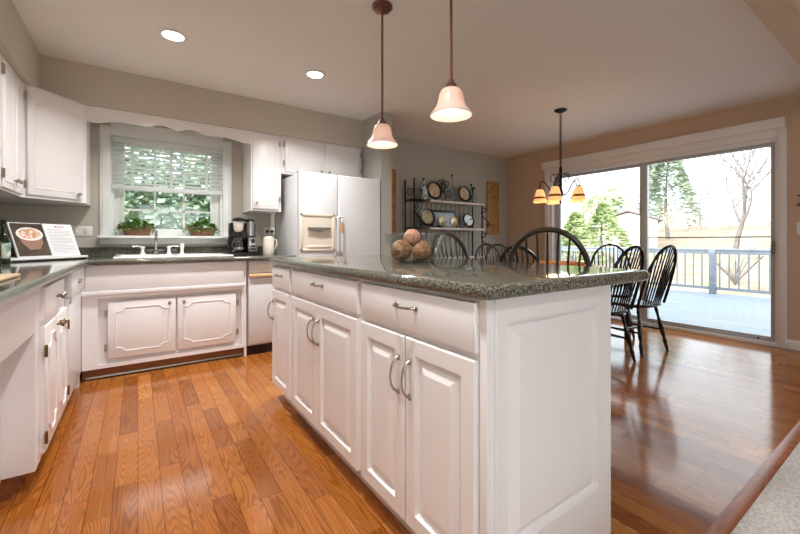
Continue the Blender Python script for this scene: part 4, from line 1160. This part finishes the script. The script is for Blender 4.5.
# beyond the sliding door
x, y = pos(575, 20); leafy(x, y, 3.1, 1.5, 'pale yellow-green bushy conifer seen through the left glass panel, farther left', FOL[1], 21, 1500, .16, True)
x, y = pos(602, 24); leafy(x, y, 3.6, 2.1, 'pale yellow-green bushy conifer seen through the glass just left of the house roof', FOL[1], 22, 1800, .16, True)
x, y = pos(601, 44); leafy(x, y, 5.5, 2.6, 'faint round tree rising behind the neighbouring house', FOL[1], 23, 900, .2)
x, y = pos(668, 38); leafy(x, y, 11.0, 3.0, 'tall evergreen with grey-green foliage seen at the left of the right glass panel', FOL[2], 24, 3800, .19, True)
x, y = pos(650, 44); leafy(x, y, 10.0, 1.6, 'grey-green evergreen partly behind the door mullion', FOL[2], 25, 1200, .22, True)
# bare tree
def bare(x, y, h, label, seed):
    z0 = gz(x, y) - .05; t = thing('bare_tree', label, 'tree', (x, y, z0))
    rnd = random.Random(seed); b = MB()
    tr = MB()
    def br(p, d, L_, r, lv):
        P = [p]; q = p
        for k in range(3):
            d = (d + Vector((rnd.uniform(-.18, .18), rnd.uniform(-.18, .18), rnd.uniform(-.02, .12)))).normalized(); q = q + d * L_ / 3; P.append(q)
        (tr if lv == 0 else b).tube(P, [r, r * .85, r * .7, r * .55], 5)
        if lv < 5:
            for k in range(3 if lv else 4):
                nd = (d + Vector((rnd.uniform(-1.1, 1.1), rnd.uniform(-1.1, 1.1), rnd.uniform(-.1, .55)))).normalized()
                br(P[3] if k < 2 else P[2], nd, L_ * rnd.uniform(.66, .90), r * .56, lv + 1)
    br(Vector((0, 0, 0)), Vector((0, 0, 1)), h * .17, h * .0105, 0)
    obj('trunk', tr, BARK, t); obj('branches', b, BARK, t)
x, y = pos(735, 25); bare(x, y, 17.0, 'large leafless tree with spreading branches seen through the right glass panel', 4)
x, y = pos(778, 64); bare(x, y, 17.0, 'farther leafless tree near the right edge of the glass door', 9)
x, y = pos(700, 70); bare(x, y, 17.0, 'farther leafless tree between the evergreen and the big bare tree', 12)
TW_ = noisy('thicket_brown', [(160, 146, 134), (198, 184, 172)], 1.5, .9)
b = MB(); rnd = random.Random(77)
for k in range(5200):
    px = rnd.uniform(560, 830); d_ = rnd.uniform(48, 54); x, y = pos(px, d_)
    hh_ = 1.6 + 1.3 * math.sin(px * .05) * math.sin(px * .021 + 1) + rnd.random() * .8
    z = gz(x, y) + hh_ * rnd.random(); s_ = rnd.uniform(.05, .16); st = len(b.v)
    b.add([(-s_, 0, -s_ * .3), (s_, 0, -s_ * .3), (s_, 0, s_ * .3), (-s_, 0, s_ * .3)], [(0, 1, 2, 3)])
    b.xf(Matrix.Translation((x, y, z)) @ Matrix.Rotation(rnd.random() * 6.28, 4, 'Z') @ Matrix.Rotation(rnd.random() * 3.14, 4, 'Y'), st)
o = obj('thicket', b, TW_, smooth=False); tag(o, 'pale brown thicket along the far edge of the field beyond the deck', 'thicket'); o['kind'] = 'stuff'
# low shrubs behind the railing
for i, (px, d_, lb) in enumerate(((735, 14.5, 'low twiggy shrub just outside the deck railing'),)):
    x, y = pos(px, d_); z0 = gz(x, y); t = thing('shrub', lb, 'shrub', (x, y, z0)); rnd = random.Random(5); b = MB()
    for k in range(60):
        a = rnd.random() * 6.28; L_ = rnd.uniform(.6, 1.2)
        b.tube([(0, 0, 0), (math.cos(a) * L_ * .3, math.sin(a) * L_ * .3, L_ * .5), (math.cos(a) * L_ * .7, math.sin(a) * L_ * .7, L_)], .008, 4)
    obj('twigs', b, BARK, t)
# neighbour house
hx, hy = pos(627, 30); hz = gz(hx, hy)
hs = thing('house', 'neighbouring house with a low grey gable roof beyond the deck', 'house', (hx, hy, hz - .3), math.radians(-62))
SID = principled('pale_siding', (226, 220, 212), .8); ROOF = principled('roof_shingle', (128, 118, 116), .8)
b = MB().prism([(-2.0, 0), (2.0, 0), (2.0, 2.5), (0, 3.15), (-2.0, 2.5)], 0, 5, 'y')
obj('walls', b, SID, hs)
b = MB().prism([(-2.4, 2.42), (0, 3.22), (2.4, 2.42), (2.4, 2.55), (0, 3.36), (-2.4, 2.55)], -.3, 5.3, 'y')
obj('roof', b, ROOF, hs)
# outside the kitchen window
leafy(-.7, 8.2, 3.9, 1.5, 'leafy green tree outside the kitchen window at the left', FOL[3], 31, 4200, .05)
leafy(.9, 8.6, 4.3, 1.6, 'leafy green tree outside the kitchen window in the middle', FOL[3], 32, 4600, .05)
leafy(2.4, 9.2, 4.2, 1.6, 'leafy green tree outside the kitchen window at the right', FOL[3], 33, 3600, .05)
